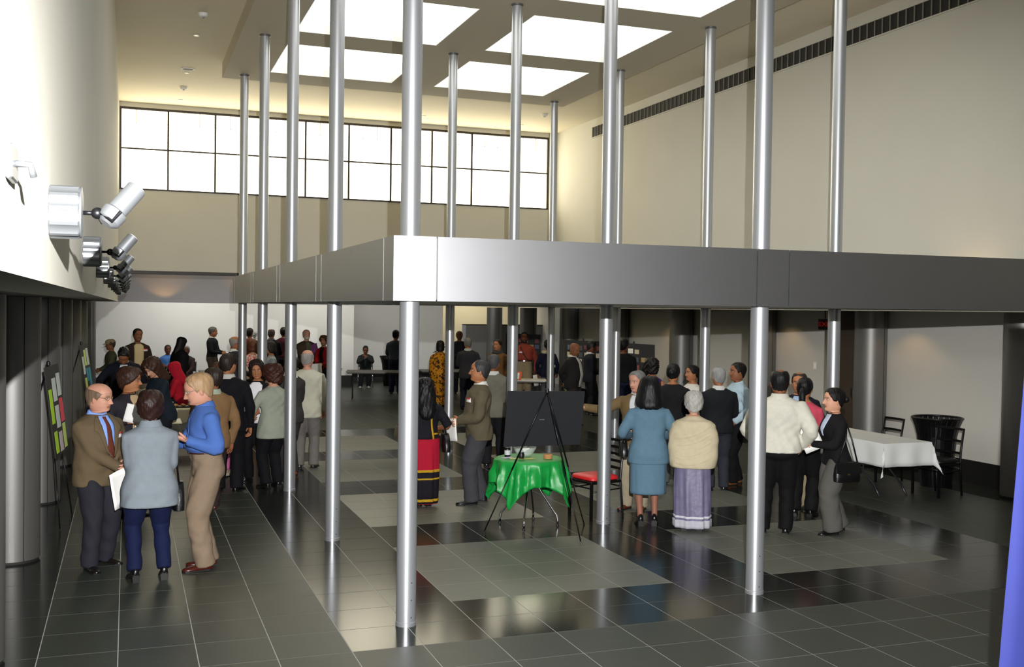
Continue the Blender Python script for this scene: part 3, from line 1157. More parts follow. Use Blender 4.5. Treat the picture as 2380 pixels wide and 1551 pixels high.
for k, (x_, y_) in enumerate(((0.30, 17.55), (0.42, 17.7), (0.52, 17.52), (0.66, 17.66))):
    e = empty('paper_cup', (x_, y_, 0.742), 0, 'white paper cup on the refreshment table, %s from the plates' % cnt[k], 'cup', 'paper cups')
    q = MB()
    q.lathe([(0.028, 0), (0.038, 0.09), (0.036, 0.09), (0.026, 0.004)], 18)
    q.build('cup', M_PAPER, e, 40)
    q = MB()
    q.lathe([(0.034, 0.078), (0.034, 0.082)], 16)
    q.build('drink', mat('coffee', '#2b1a10', 0.2), e)
e = empty('serving_tray', (0.85, 17.72, 0.742), 0.1, 'small dark tray of snacks at the right of the refreshment table', 'tray')
q = MB()
q.bevbox(-0.16, 0.16, -0.11, 0.11, 0, 0.018, 0.004)
q.build('tray', M_BLACK, e)
rnd = random.Random(5)
for k in range(9):
    q = MB()
    q.ell((-0.11 + 0.11 * (k % 3), -0.07 + 0.07 * (k // 3), 0.032), (0.035, 0.024, 0.015), 10, 6)
    q.build('snack', mat('pastry', '#b98748', 0.7, noise=0.1), e, True)

M_TTOP = mat('laminate_grey', '#8f8b80', 0.45, noise=0.06, nscale=30)
folding_table('folding_table', (6.12, 27.1, 0), R(-14), 0.78, 0.37, 0.73, 'bare grey-topped folding table before the man resting his chin on his hands', M_TTOP, 'bare folding tables at the back', M_FRAME)
folding_table('folding_table', (8.2, 27.3, 0), R(-6), 0.85, 0.36, 0.73, 'bare folding table behind the mustard shawl', M_TTOP, 'bare folding tables at the back', M_FRAME)
folding_table('folding_table', (2.25, 27.6, 0), R(0), 0.55, 0.36, 0.73, 'pale-topped folding table before the man in the black sweater', mat('laminate_pale', '#d8d4c8', 0.5), 'bare folding tables at the back', M_FRAME)
folding_table('folding_table', (4.75, 28.6, 0), R(0), 0.7, 0.36, 0.73, 'pale-topped folding table carrying the black shoulder bag', mat('laminate_pale', '#d8d4c8', 0.5), 'bare folding tables at the back', M_FRAME)
folding_table('folding_table', (8.75, 23.4, 0), R(-20), 0.6, 0.33, 0.73, 'folding table with leaflets before the man in the rust shirt', mat('laminate_pale', '#d8d4c8', 0.5), 'bare folding tables at the back', M_FRAME)


def soft_bag(name, loc, rz, w_, d_, h_, label, m, strap=None, clasp=False, cat='bag', flap=False, strap_mat=None):
    """soft bag, base at loc; strap is a list of points"""
    e = empty(name, loc, rz, label, cat)
    q = MB()
    rg = []
    for t_, sw, sdp in ((0.0, 0.86, 0.8), (0.03, 0.97, 1.0), (0.3, 1.0, 1.05), (0.7, 0.95, 0.85), (0.93, 0.88, 0.55), (1.0, 0.82, 0.35)):
        rg.append([(w_ / 2 * sw * math.copysign(abs(math.cos(a)) ** 0.5, math.cos(a)), d_ / 2 * sdp * math.copysign(abs(math.sin(a)) ** 0.7, math.sin(a)), h_ * t_) for a in [2 * math.pi * (k + 0.5) / 24 for k in range(24)]])
    q.loft(rg)
    q.build('body', m, e, 60)
    if flap:
        q = MB()
        rg = []
        for s in range(9):
            u = -1 + s / 4
            rg.append([(w_ / 2 * 0.98 * u, -d_ / 2 * 1.12, h_ * (0.38 + 0.1 * u * u)), (w_ / 2 * 0.97 * u, -d_ / 2 * 1.0, h_ * 0.72), (w_ / 2 * 0.9 * u, -d_ / 2 * 0.5, h_ * 0.99), (w_ / 2 * 0.85 * u, 0, h_ * 1.02)])
        q.quadstrip(rg)
        q.build('flap', m, e, True)
    if clasp:
        q = MB()
        q.bevbox(-0.012, 0.012, -d_ / 2 * 1.2, -d_ / 2 * 1.1, h_ * 0.38, h_ * 0.46, 0.002)
        q.build('clasp', mat('brass', '#c9a24a', 0.3, metal=1.0), e)
    for st in (strap or []):
        q = MB()
        q.tube(st, 0.009, 8)
        q.build('strap', strap_mat or m, e, True)
    return e


M_LEATHER = mat('black_leather', '#0c0c0d', 0.35, spec=0.5, bump=0.2, bscale=60)
soft_bag('shoulder_bag', (5.0, 28.5, 0.73), 0.3, 0.36, 0.2, 0.26, 'black shoulder bag lying on the pale table at the back', M_LEATHER, [[(-0.12, 0, 0.24), (-0.06, -0.02, 0.34), (0.08, 0, 0.33), (0.13, 0, 0.24)]])
e = empty('camera_bag', (5.32, 28.45, 0.73), 0, 'small dark camera pouch beside the black shoulder bag', 'pouch')
q = MB()
q.bevbox(-0.05, 0.05, -0.04, 0.04, 0, 0.10, 0.012)
q.build('pouch', M_BLACK, e)
q = MB()
q.tube([(-0.04, 0, 0.1), (0, 0, 0.14), (0.04, 0, 0.1)], 0.006)
q.build('loop', M_BLACK, e, True)


def waste_bin(loc, label, s=1.0):
    e = empty('waste_bin', loc, 0, label, 'waste bin', 'flared black waste bins')
    prof = [(0.20, 0.03), (0.215, 0.15), (0.23, 0.45), (0.25, 0.68), (0.285, 0.82), (0.325, 0.92)]
    q = MB()
    q.lathe([(0.185, 0.03), (0.21, 0.45), (0.235, 0.8), (0.235, 0.83), (0.20, 0.45)], 32)
    q.build('liner', M_BLACK, e, True)
    sl = MB()
    rg = []
    for r_, z_ in prof:
        rg.append([(r_ - 0.004, -r_ * 0.095, z_), (r_ + 0.004, -r_ * 0.095, z_), (r_ + 0.004, r_ * 0.095, z_), (r_ - 0.004, r_ * 0.095, z_)])
    sl.loft(rg)
    me = sl.mesh('slat', M_BLACKM)
    for k in range(28):
        o = link('slat', me, e)
        o.rotation_euler = (0, 0, 2 * math.pi * k / 28)
    q = MB()
    n = 40
    q.tube([(0.325 * math.cos(2 * math.pi * k / n), 0.325 * math.sin(2 * math.pi * k / n), 0.925) for k in range(n + 1)], 0.014, 8)
    q.build('rim', M_BLACKM, e, True)
    q = MB()
    q.lathe([(0.205, 0), (0.21, 0.035)], 32)
    q.build('base', M_BLACKM, e, 40)
    e.scale = (s, s, s)
    return e


waste_bin((10.62, 11.80, 0), 'tall black slatted waste bin with a flared rim behind the white table', 1.03)
waste_bin((7.55, 31.6, 0), 'black flared waste bin at the back beside the man in jeans', 0.97)

# blue banner at the right edge
e = empty('pull_up_banner', (3.425, 3.0, 0), 0, 'plain blue pull-up banner standing at the right edge of the picture', 'banner')
q = MB()
rows = []
for i in range(14):
    z_ = 0.09 + (2.60 - 0.09) * i / 13
    w0 = 0.46 - 0.14 * i / 13
    rows.append([(-w0 + 2 * w0 * k / 12, 0.015 * math.sin(k * 0.9 + z_ * 2), z_) for k in range(13)])
q.quadstrip(rows)
o = q.build('fabric', mat('royal_blue', '#141d5c', 0.85, noise=0.08, nscale=6), e, True)
sd_ = o.modifiers.new('solid', 'SOLIDIFY')
sd_.thickness = 0.003
q = MB()
q.bevbox(-0.48, 0.48, -0.09, 0.09, 0.0, 0.09, 0.01)
q.build('base', M_LAMP, e)
q = MB()
q.tube([(0, 0.04, 0.09), (0, 0.03, 2.60)], 0.012)
q.build('pole', M_LAMP, e, True)
q = MB()
q.bevbox(-0.305, 0.305, -0.015, 0.015, 2.59, 2.62, 0.004)
q.build('top_rail', M_LAMP, e)

# flower arrangement on a plinth at the back
e = empty('plinth', (3.44, 31.1, 0), 0, 'white square plinth under the white flowers at the back', 'plinth')
q = MB()
q.bevbox(-0.16, 0.16, -0.16, 0.16, 0.04, 1.05, 0.006)
q.build('body', M_WHITE, e)
q = MB()
q.bevbox(-0.14, 0.14, -0.14, 0.14, 0, 0.04, 0.004)
q.build('base', M_BLACK, e)
e = empty('flower_arrangement', (3.44, 31.1, 1.05), 0, 'bunch of white flowers in a white vase at the back', 'flowers')
q = MB()
q.lathe([(0.06, 0), (0.09, 0.08), (0.05, 0.18), (0.06, 0.22), (0.05, 0.22), (0.04, 0.18), (0.07, 0.08)], 20)
q.build('vase', M_WHITE, e, True)
rnd = random.Random(9)
q0 = MB()
for k in range(14):
    a = rnd.random() * 6.28
    rr = rnd.random() * 0.2
    p = (rr * math.cos(a), rr * math.sin(a), 0.34 + rnd.random() * 0.24)
    q0.tube([(0, 0, 0.15), (p[0] * 0.5, p[1] * 0.5, p[2] * 0.75), p], 0.004, 5)
    q = MB()
    for b_ in range(6):
        t_ = b_ * math.pi / 3
        dx, dy = math.cos(t_), math.sin(t_)
        q.add([p, (p[0] + 0.05 * dx - 0.03 * dy, p[1] + 0.05 * dy + 0.03 * dx, p[2] + 0.03), (p[0] + 0.09 * dx, p[1] + 0.09 * dy, p[2] + 0.035), (p[0] + 0.05 * dx + 0.03 * dy, p[1] + 0.05 * dy - 0.03 * dx, p[2] + 0.03)], [(0, 3, 2, 1), (0, 1, 2, 3)])
    q.build('bloom', M_PAPER, e)
q0.build('stems', mat('stem_green', '#4c6b34', 0.6), e)

# orange folder and leaflets on the table near the right aisle
o = MB()
o.bevbox(-0.11, 0.11, -0.006, 0.006, 0, 0.20, 0.003)
o = o.build('display_card', mat('orange_card', '#e0612c', 0.6))
o.location = (8.55, 23.15, 0.735)
o.rotation_euler = (R(-18), 0, R(-35))
tag(o, 'orange and white display card propped on the table behind the easel', 'card')
q = MB()
q.box(-0.07, 0.06, -0.0085, -0.0065, 0.02, 0.17)
q.build('print', M_PAPER, o)
rnd = random.Random(12)
for k in range(5):
    q = MB()
    q.box(-0.10, 0.10, -0.07, 0.07, 0, 0.002)
    o = q.build('leaflet', [M_PAPER, mat('paper_pink', '#d9b9bd', 0.7)][k % 2])
    o.location = (8.5 + 0.13 * k, 23.45 - 0.07 * k, 0.732 + 0.0005 * k)
    o.rotation_euler = (0, 0, rnd.uniform(-0.5, 0.5) - 0.35)
    tag(o, 'loose leaflet on the table before the man in the rust shirt, %s from the left' % cnt[k], 'leaflet', 'leaflets on the back table')

# ------------------------------------------------------------------ people
def sst(t):
    t = np.clip(t, 0, 1)
    return t * t * (3 - 2 * t)


TM = np.array([(.44, .100, .070, .076), (.49, .103, .072, .081), (.53, .102, .070, .078), (.57, .097, .071, .068), (.61, .094, .073, .061), (.65, .096, .075, .060), (.69, .103, .077, .064),
               (.73, .111, .079, .068), (.765, .119, .075, .069), (.79, .120, .065, .064), (.808, .104, .054, .057), (.824, .074, .043, .050), (.842, .045, .036, .044)])
TF = np.array([(.44, .104, .066, .080), (.49, .108, .068, .088), (.53, .104, .066, .083), (.57, .094, .063, .069), (.61, .086, .062, .057), (.65, .087, .067, .055), (.69, .092, .080, .058),
               (.72, .096, .087, .060), (.75, .101, .078, .061), (.775, .104, .064, .058), (.797, .098, .052, .053), (.814, .070, .042, .047), (.835, .041, .033, .040)])
# head profile, units of head height above the chin: z, half width, front, back
HP = np.array([(-.10, .235, .19, -.29), (-.06, .235, .24, -.295), (-.025, .20, .345, -.30), (0, .205, .385, -.305), (.05, .245, .41, -.31), (.10, .275, .415, -.32), (.18, .305, .415, -.345), (.26, .318, .42, -.38),
               (.34, .326, .42, -.42), (.42, .332, .415, -.46), (.50, .334, .41, -.485), (.58, .335, .425, -.50), (.66, .336, .43, -.508), (.74, .33, .415, -.50), (.82, .308, .37, -.465), (.88, .27, .31, -.41),
               (.93, .22, .235, -.335), (.965, .16, .16, -.25), (.99, .085, .075, -.15), (1.0, .01, .0, -.04)])
ARM = dict(down=(.150, .03, .475), downf=(.135, .085, .49), clasp=(.02, .155, .565), hold=(.06, .175, .60), chest=(.05, .135, .70), pocket=(.125, .035, .505), behind=(.02, -.115, .53),
           hip=(.135, 0, .56), table=(.11, .25, .52), cross=(-.05, .13, .645), up=(.07, .20, .70), chin=(.02, .16, .80), lap=(.06, .20, .56), bent=(.13, .17, .60))


def gauss(x, s):
    return np.exp(-(x / s) ** 2)


def ring(a, f, b, z, n, e=2.3, dense=0.0, y0=0.0):
    t = np.arange(n) * 2 * np.pi / n
    t = t + dense * np.cos(t)
    c, s = np.cos(t), np.sin(t)
    x = a * np.sign(c) * np.abs(c) ** (2 / e)
    y = np.where(s > 0, f, b) * np.sign(s) * np.abs(s) ** (2 / e) + y0
    return np.stack([x, y, np.full(n, z)], 1)


def loft_faces(m, n, cap0=True, cap1=True, off=0):
    fs = [(off + i * n + j, off + i * n + (j + 1) % n, off + (i + 1) * n + (j + 1) % n, off + (i + 1) * n + j) for i in range(m - 1) for j in range(n)]
    if cap0:
        fs.append(tuple(off + k for k in reversed(range(n))))
    if cap1:
        fs.append(tuple(off + (m - 1) * n + k for k in range(n)))
    return fs


def tube_np(pts, rad, n=12, flat=None):
    pts = np.array(pts, float)
    rad = np.array(rad, float) if hasattr(rad, '__len__') else np.full(len(pts), rad)
    rings = []
    prev = None
    for i in range(len(pts)):
        t = pts[min(i + 1, len(pts) - 1)] - pts[max(i - 1, 0)]
        t /= np.linalg.norm(t) + 1e-9
        if prev is None:
            a = np.array([0, 1.0, 0]) if abs(t[1]) < 0.9 else np.array([1.0, 0, 0])
            x = np.cross(a, t)
        else:
            x = prev - t * prev.dot(t)
        x /= np.linalg.norm(x) + 1e-9
        prev = x
        y = np.cross(t, x)
        k = np.arange(n) * 2 * np.pi / n
        fx = flat[i] if flat is not None else 1.0
        rings.append(pts[i] + rad[i] * (np.cos(k)[:, None] * x + fx * np.sin(k)[:, None] * y))
    return np.concatenate(rings), loft_faces(len(pts), n)


def smooth_path(pts, k=5):
    """rounded polyline through three control points"""
    a, b, c = [np.array(p, float) for p in pts]
    out = [a, a * .66 + b * .34, a * .34 + b * .66]
    for t in (0.15, 0.5, 0.85):
        p0, p2 = a * .14 + b * .86, b * .86 + c * .14
        out.append((1 - t) ** 2 * p0 + 2 * t * (1 - t) * b + t * t * p2)
    out += [b * .66 + c * .34, b * .34 + c * .66, c]
    return np.array(out)


def ik(S_, W_, l1, l2, hint):
    d = np.linalg.norm(W_ - S_)
    u = (W_ - S_) / (d + 1e-9)
    d = min(d, (l1 + l2) * 0.995)
    d = max(d, abs(l1 - l2) + 0.03)
    a = (l1 * l1 - l2 * l2 + d * d) / (2 * d)
    h_ = math.sqrt(max(0, l1 * l1 - a * a))
    p = hint - u * hint.dot(u)
    p /= np.linalg.norm(p) + 1e-9
    return S_ + u * a + p * h_, S_ + u * d


def mk_mesh(name, V, Fc, m, smooth=True):
    me = bpy.data.meshes.new(name)
    me.from_pydata(V.tolist() if hasattr(V, 'tolist') else V, [], Fc)
    me.materials.append(m)
    if smooth:
        me.shade_smooth()
    me.update()
    return me


def remesh(parts, voxel, it=3, wr=0.0, seed=0):
    V, Fc, o = [], [], 0
    for v, f in parts:
        V.append(v)
        Fc += [tuple(i + o for i in q) for q in f]
        o += len(v)
    me = bpy.data.meshes.new('tmp')
    me.from_pydata(np.concatenate(V).tolist(), [], Fc)
    ob = bpy.data.objects.new('tmp', me)
    COL.objects.link(ob)
    md = ob.modifiers.new('r', 'REMESH')
    md.mode = 'VOXEL'
    md.voxel_size = voxel
    md.adaptivity = 0
    dg = bpy.context.evaluated_depsgraph_get()
    out = bpy.data.meshes.new_from_object(ob.evaluated_get(dg))
    bpy.data.objects.remove(ob)
    bpy.data.meshes.remove(me)
    n = len(out.vertices)
    co = np.empty(n * 3, np.float32)
    out.vertices.foreach_get('co', co)
    co = co.reshape(n, 3).astype(float)
    ed = np.empty(len(out.edges) * 2, np.int32)
    out.edges.foreach_get('vertices', ed)
    a, b = ed[0::2], ed[1::2]
    deg = np.bincount(a, minlength=n) + np.bincount(b, minlength=n)
    for k in range(it):
        for lam in ((0.6,) if k % 2 == 0 else (0.5,)):
            s = np.stack([np.bincount(a, co[b, d], n) + np.bincount(b, co[a, d], n) for d in range(3)], 1) / deg[:, None]
            co = co + lam * (s - co)
    out.vertices.foreach_set('co', co.ravel().astype(np.float32))
    out.update()
    if wr:
        nr = np.empty(n * 3, np.float32)
        out.vertices.foreach_get('normal', nr)
        nr = nr.reshape(n, 3)
        x, y, z = co[:, 0], co[:, 1], co[:, 2]
        ph = seed * 1.7
        d = np.sin(z * 31 + 9 * np.sin(x * 6 + ph) + y * 14 + ph) * 0.5 + np.sin(x * 43 - z * 17 + 5 * np.sin(z * 9 + ph)) * 0.35 + np.sin(y * 50 + z * 23 + 4 * np.sin(x * 13)) * 0.3
        co = co + nr * (d * wr * np.clip(1.25 - 1.6 * np.abs(nr[:, 2]), 0, 1))[:, None]
        out.vertices.foreach_set('co', co.ravel().astype(np.float32))
        out.update()
    out.shade_smooth()
    return out


SKINM = mat('skin', '#c08a6a', 0.55, spec=0.35, noise=0.05, nscale=40, attr=True)
SK = dict(fair='#cf9a7e', pink='#be8a74', tan='#a8704c', brown='#8a573a', dark='#6e432c')
M_EYEW = None


class Person:
    pass


def person(x, y, H, heading, label, skin='tan', fem=False, bw=1.0, belly=0.0, hair=('short', '#17120f'), head=(0, 0, 0), lean=0.0, arms=('down', 'down'), stance=None, seat=False,
           top=None, bottom=None, shoes=('#111111', 0.0), extras=(), beard=None, glasses=None, face_age=0, seed=None, headscale=1.0, group=None):
    global PSEED
    PSEED += 1
    sd = seed if seed is not None else PSEED
    near = math.hypot(x, y) < 17.5
    vox = 0.0115 if near else 0.02
    nh = 44 if near else 28
    P = Person()
    root = empty('person', (x, y, 0), R(heading - 90), label, 'person', group)
    P.root, P.H = root, H
    hz = 0.505 if seat else 0.52 * H
    dz = hz - 0.52 * H
    TT = TF if fem else TM
    lr = R(lean)
    hy, hp, hr = [R(a) for a in head]

    def tor(z):
        a, f, b = [np.interp(z, TT[:, 0], TT[:, k]) for k in (1, 2, 3)]
        wk = 1 + (bw - 1) * sst((0.835 - z) / 0.06)
        f = f + belly * gauss(z - 0.61, 0.085)
        a = a + belly * 0.45 * gauss(z - 0.60, 0.09)
        return a * wk, f * wk, b * wk

    def bend(Q):
        Q = np.array(Q, float).copy()
        Q[:, 2] += dz
        if lr:
            wgt = sst((Q[:, 2] - (hz - 0.03 * H)) / (0.15 * H))
            an = lr * wgt
            yy, zz = Q[:, 1].copy(), Q[:, 2] - hz
            Q[:, 1] = yy * np.cos(an) + zz * np.sin(an)
            Q[:, 2] = hz + zz * np.cos(an) - yy * np.sin(an)
        return Q

    HH = H * 0.140 * headscale
    zch = H - HH
    nb = np.array([0, -0.004 * H, zch + 0.02 * HH])

    def headxf(Q, full=False):
        Q = np.array(Q, float).copy()
        wgt = np.ones(len(Q)) if full else sst((Q[:, 2] - 0.828 * H) / (0.045 * H))
        D = Q - nb
        a = hr * wgt
        D[:, 0], D[:, 2] = D[:, 0] * np.cos(a) + D[:, 2] * np.sin(a), -D[:, 0] * np.sin(a) + D[:, 2] * np.cos(a)
        a = hp * wgt
        D[:, 1], D[:, 2] = D[:, 1] * np.cos(a) + D[:, 2] * np.sin(a), -D[:, 1] * np.sin(a) + D[:, 2] * np.cos(a)
        a = hy * wgt
        D[:, 0], D[:, 1] = D[:, 0] * np.cos(a) - D[:, 1] * np.sin(a), D[:, 0] * np.sin(a) + D[:, 1] * np.cos(a)
        return bend(D + nb)

    def H2(Q):  # head units -> upright metres
        Q = np.array(Q, float)
        return np.stack([Q[:, 0] * HH, Q[:, 1] * HH + 0.004 * H, zch + Q[:, 2] * HH], 1)

    skin_c = np.array(lin(SK.get(skin, skin)))
    # ---------------- body
    V, Fc, C = [], [], []
    off = 0

    def addp(v, f, col=None):
        nonlocal off
        V.append(v)
        Fc.extend([tuple(i + off for i in q) for q in f])
        cc = np.tile(skin_c if col is None else col, (len(v), 1)) if (col is None or np.ndim(col) == 1) else col
        C.append(cc)
        off += len(v)

    rings, cols = [], []
    for z in (.50, .54, .61, .69, .75, .785, .808):
        a, f, b = tor(z)
        rings.append(ring(a * .84 * H, f * .84 * H, b * .84 * H, z * H, nh, 2.2, 0.45))
    a, f, b = tor(.825)
    rings.append(ring(.055 * H, .036 * H, .043 * H, .826 * H, nh, 2.1, 0.45))
    rings.append(ring(.039 * H, .029 * H, .040 * H, .842 * H, nh, 2.0, 0.45))
    nbody = len(rings)
    zl = np.concatenate([[-.10, -.06, -.025], np.linspace(0, .62, 27 if near else 13), np.linspace(.66, .9, 6 if near else 4), [.93, .965, .99, 1.0]])
    hv = []
    for z in zl:
        wv, fv, bv = [np.interp(z, HP[:, 0], HP[:, k]) for k in (1, 2, 3)]
        if fem:
            wv *= 0.96
        jaw = np.clip((0.22 - z) / 0.22, 0, 1) if z >= 0 else 0.6
        r_ = ring(wv, fv, -bv, z, nh, 2.25 - 0.35 * jaw, 0.45)
        fr = r_[:, 1] > 0.0
        ax, zz = np.abs(r_[:, 0]), z
        d = np.zeros(nh)
        # nose
        nt = np.clip((0.54 - zz) / 0.22, 0, 1)
        if 0.27 < zz < 0.56:
            am = (0.03 + 0.115 * nt) * (1 if zz > 0.315 else max(0, (zz - 0.27) / 0.045))
            d += am * gauss(ax, 0.045 + 0.03 * nt)
            d += 0.03 * gauss(zz - 0.325, 0.03) * gauss(ax - 0.06, 0.035)
        d -= 0.045 * gauss(zz - 0.505, 0.05) * gauss(ax - 0.145, 0.075)
        d += 0.018 * gauss(zz - 0.585, 0.035) * gauss(ax - 0.12, 0.12)
        d += 0.026 * gauss(zz - 0.215, 0.022) * gauss(ax, 0.09) + 0.024 * gauss(zz - 0.16, 0.025) * gauss(ax, 0.08)
        d -= 0.016 * gauss(zz - 0.188, 0.012) * gauss(ax, 0.11)
        d += 0.025 * gauss(zz - 0.055, 0.05) * gauss(ax, 0.09)
        d += 0.018 * gauss(zz - 0.36, 0.07) * gauss(ax - 0.19, 0.07)
        d -= 0.012 * gauss(zz - 0.115, 0.02) * gauss(ax, 0.1)
        if beard:
            d += 0.03 * gauss(zz - 0.06, 0.10) * (ax < 0.3)
        r_[:, 1] += np.where(fr, d, 0)
        hv.append(r_)
    hv = np.concatenate(hv)
    hc = np.tile(skin_c, (len(hv), 1))
    ax, zz, yy = np.abs(hv[:, 0]), hv[:, 2], hv[:, 1]
    front = yy > 0.12

    def paint(mask, col, k=1.0):
        mask = np.clip(mask, 0, 1)[:, None] * k
        return hc * (1 - mask) + np.array(lin(col)) * mask
    lipc = '#9c4a44' if fem else '#8d5548'
    hc = paint(front * gauss(zz - 0.19, 0.030) * (ax < 0.12) * 1.2, lipc, 0.9 if fem else 0.75)
    hc = paint(front * gauss(zz - 0.188, 0.015) * (ax < 0.115), '#4a2620', 0.7)
    browc = hair[1] if hair[1] not in ('#c9c7c2', '#b9b7b2', '#a9a7a2') else '#6f6a64'
    hc = paint(front * gauss(zz - (0.60 - 0.25 * (ax - 0.12) ** 2), 0.020) * (ax > 0.05) * (ax < 0.23) * 1.2, browc, 0.85)
    hc = paint(front * gauss(zz - 0.505, 0.030) * gauss(ax - 0.14, 0.06), '#5d3f30', 0.55)
    if beard:
        bc, full = beard
        if full:
            hc = paint(((zz < 0.24 + 0.12 * sst((ax - 0.2) / 0.1)) & (yy > -0.02) & (zz > -0.03)) * 1.0 * (1 - gauss(zz - 0.19, 0.018) * (ax < 0.1)), bc, 0.85)
        hc = paint(front * gauss(zz - 0.248, 0.024) * (ax < 0.14) * 1.3, bc, 0.95)
    neck = np.concatenate(rings)
    allv = np.concatenate([neck, H2(hv)])
    m_ = nbody + len(zl)
    addp(headxf(allv), loft_faces(m_, nh), np.concatenate([np.tile(skin_c, (len(neck), 1)), hc]))

    def ellh(c, r, col, n=10, mm=7, rot=0):
        q = MB()
        q.ell((0, 0, 0), r, n, mm)
        v = np.array(q.v)
        if rot:
            v[:, 1], v[:, 0] = v[:, 1] * math.cos(rot) - v[:, 0] * math.sin(rot), v[:, 1] * math.sin(rot) + v[:, 0] * math.cos(rot)
        v = v + np.array(c)
        addp(headxf(H2(v), True), q.f, np.array(lin(col)) if isinstance(col, str) else col)
    for s in (-1, 1):
        ellh((s * 0.345, -0.045, 0.40), (0.035, 0.075, 0.125), skin_c * 0.95, rot=s * 0.5)
        if near:
            ellh((s * 0.142, 0.345, 0.507), (0.058, 0.035, 0.027), '#d8d2c8', 12, 8)
            ellh((s * 0.142, 0.367, 0.507), (0.026, 0.018, 0.025), '#20140e', 10, 6)

    # ---------------- arms
    l1, l2 = 0.172 * H, 0.155 * H
    shw = (0.098 if fem else 0.108) * (1 + (bw - 1) * 0.6)
    shz = 0.776 if fem else 0.782
    P.hand, P.arm, P.wr = {}, {}, {}
    for s, am in ((-1, arms[0]), (1, arms[1])):
        curl = 38
        pn0 = None
        hint = np.array([s * 0.55, -0.55, -0.45])
        if isinstance(am, dict):
            curl = am.get('curl', 38)
            pn0 = am.get('palm')
            if 'hint' in am:
                hint = np.array(am['hint'], float) * np.array([s, 1, 1])
            tgt = am['at']
            tgt = ARM[tgt] if isinstance(tgt, str) else tgt
        else:
            tgt = ARM[am]
            if am == 'behind':
                hint = np.array([s * 0.9, -0.6, 0.1])
        Sh = bend(np.array([[s * shw * H, -0.004 * H, shz * H]]))[0]
        T_ = np.array([s * tgt[0] * H * (1 + (bw - 1) * 0.5), tgt[1] * H + belly * 0.5 * H, tgt[2] * H])
        Wt = bend(T_[None])[0] if lr == 0 else T_ + np.array([0, 0, dz])
        El, Wr = ik(Sh, Wt, l1, l2, hint)
        P.arm[s] = (Sh, El, Wr)
        fd = (Wr - El) / np.linalg.norm(Wr - El)
        pth = smooth_path((Sh, El, Wr))
        rr = np.interp(np.linspace(0, 1, len(pth)), [0, .2, .45, .6, 1], [.030, .028, .024, .024, .0165]) * H * (0.92 if fem else 1) * (1 + (bw - 1) * 0.5)
        v, f = tube_np(pth, rr, 12)
        addp(v, f)
        # hand
        d = fd.copy()
        if tgt[2] < 0.55 and abs(d[2]) < 0.95 and not isinstance(am, dict):
            d = d + np.array([0, 0, -0.3])
            d /= np.linalg.norm(d)
        pn = np.array(pn0, float) * np.array([s, 1, 1]) if pn0 is not None else np.array([-s * 0.85, -0.5, -0.1])
        pn = pn - d * pn.dot(d)
        pn /= np.linalg.norm(pn) + 1e-9
        sv = np.cross(d, pn) * s     # thumb side
        L = 0.104 * H * (0.94 if fem else 1)
        P.wr[s] = Wr
        P.hand[s] = (Wr + d * L * 0.5, d, pn, sv)
        q_r = []
        for t_, w_, th in ((-.06, .20, .155), (0.05, .215, .15), (.22, .24, .14), (.42, .25, .125), (.52, .235, .10)):
            k = np.arange(12) * 2 * np.pi / 12
            c_, s_ = np.cos(k), np.sin(k)
            q_r.append(Wr + d * (t_ * L) + sv[None] * (w_ * L * np.sign(c_) * np.abs(c_) ** 0.8)[:, None] + pn[None] * (th * L * 0.8 * s_)[:, None])
        addp(np.concatenate(q_r), loft_faces(5, 12))
        for fi, (o_, ln, ra) in enumerate(((.19, .44, .052), (.065, .50, .054), (-.065, .46, .052), (-.185, .36, .045))):
            base = Wr + d * (0.46 * L) + sv * (o_ * L)
            pts = [base]
            ang = R(curl * 0.45 + 3 * fi)
            for seg in (.42, .32, .26):
                dd = d * math.cos(ang) + pn * math.sin(ang) + sv * (0.10 * (1.2 - fi * 0.8))
                pts.append(pts[-1] + dd / np.linalg.norm(dd) * ln * L * seg)
                ang += R(curl * 0.75)
            v, f = tube_np(pts, [ra * L, ra * L, ra * 0.92 * L, ra * 0.7 * L], 7)
            addp(v, f)
        tb = Wr + d * (0.10 * L) + sv * (0.17 * L)
        td = d * 0.72 + sv * 0.62 + pn * 0.32
        td /= np.linalg.norm(td)
        t2 = d * 0.9 + sv * 0.2 + pn * 0.35
        t2 /= np.linalg.norm(t2)
        v, f = tube_np([tb, tb + td * 0.2 * L, tb + td * 0.2 * L + t2 * .17 * L, tb + td * .2 * L + t2 * .30 * L], [.075 * L, .066 * L, .06 * L, .042 * L], 7)
        addp(v, f)

    # ---------------- legs
    st = stance or ((-.058, .0, 10), (.058, .02, -10))
    if seat and not stance:
        st = ((-.07, .25, 8), (.07, .25, -8))
    heel = shoes[1]
    legs = []
    for s, (fx, fy, toe) in zip((-1, 1), st):
        hip = np.array([s * 0.048 * H * (0.6 + 0.4 * bw), 0.0, hz - 0.005 * H])
        ank = np.array([fx * H, fy * H, 0.042 * H + heel])
        kn, ank = ik(hip, ank, 0.247 * H, 0.238 * H, np.array([s * 0.08, 1.0, 0.05]))
        legs.append((hip, kn, ank, R(toe)))
        pth = smooth_path((hip, kn, ank))
        rr = np.interp(np.linspace(0, 1, len(pth)), [0, .25, .5, .64, .85, 1], [.050, .045, .033, .034, .022, .019]) * H * (0.6 + 0.4 * bw)
        v, f = tube_np(np.vstack([pth, ank - [0, 0, 0.02]]), np.append(rr, rr[-1]), 12)
        addp(v, f, np.array(lin(bottom['hose'])) if bottom and bottom.get('hose') else None)
    me = mk_mesh('body', np.concatenate(V), Fc, SKINM)
    at = me.color_attributes.new('Col', 'FLOAT_COLOR', 'POINT')
    cc = np.concatenate(C)
    at.data.foreach_set('color', np.concatenate([cc, np.ones((len(cc), 1))], 1).ravel().astype(np.float32))
    link('body', me, root)

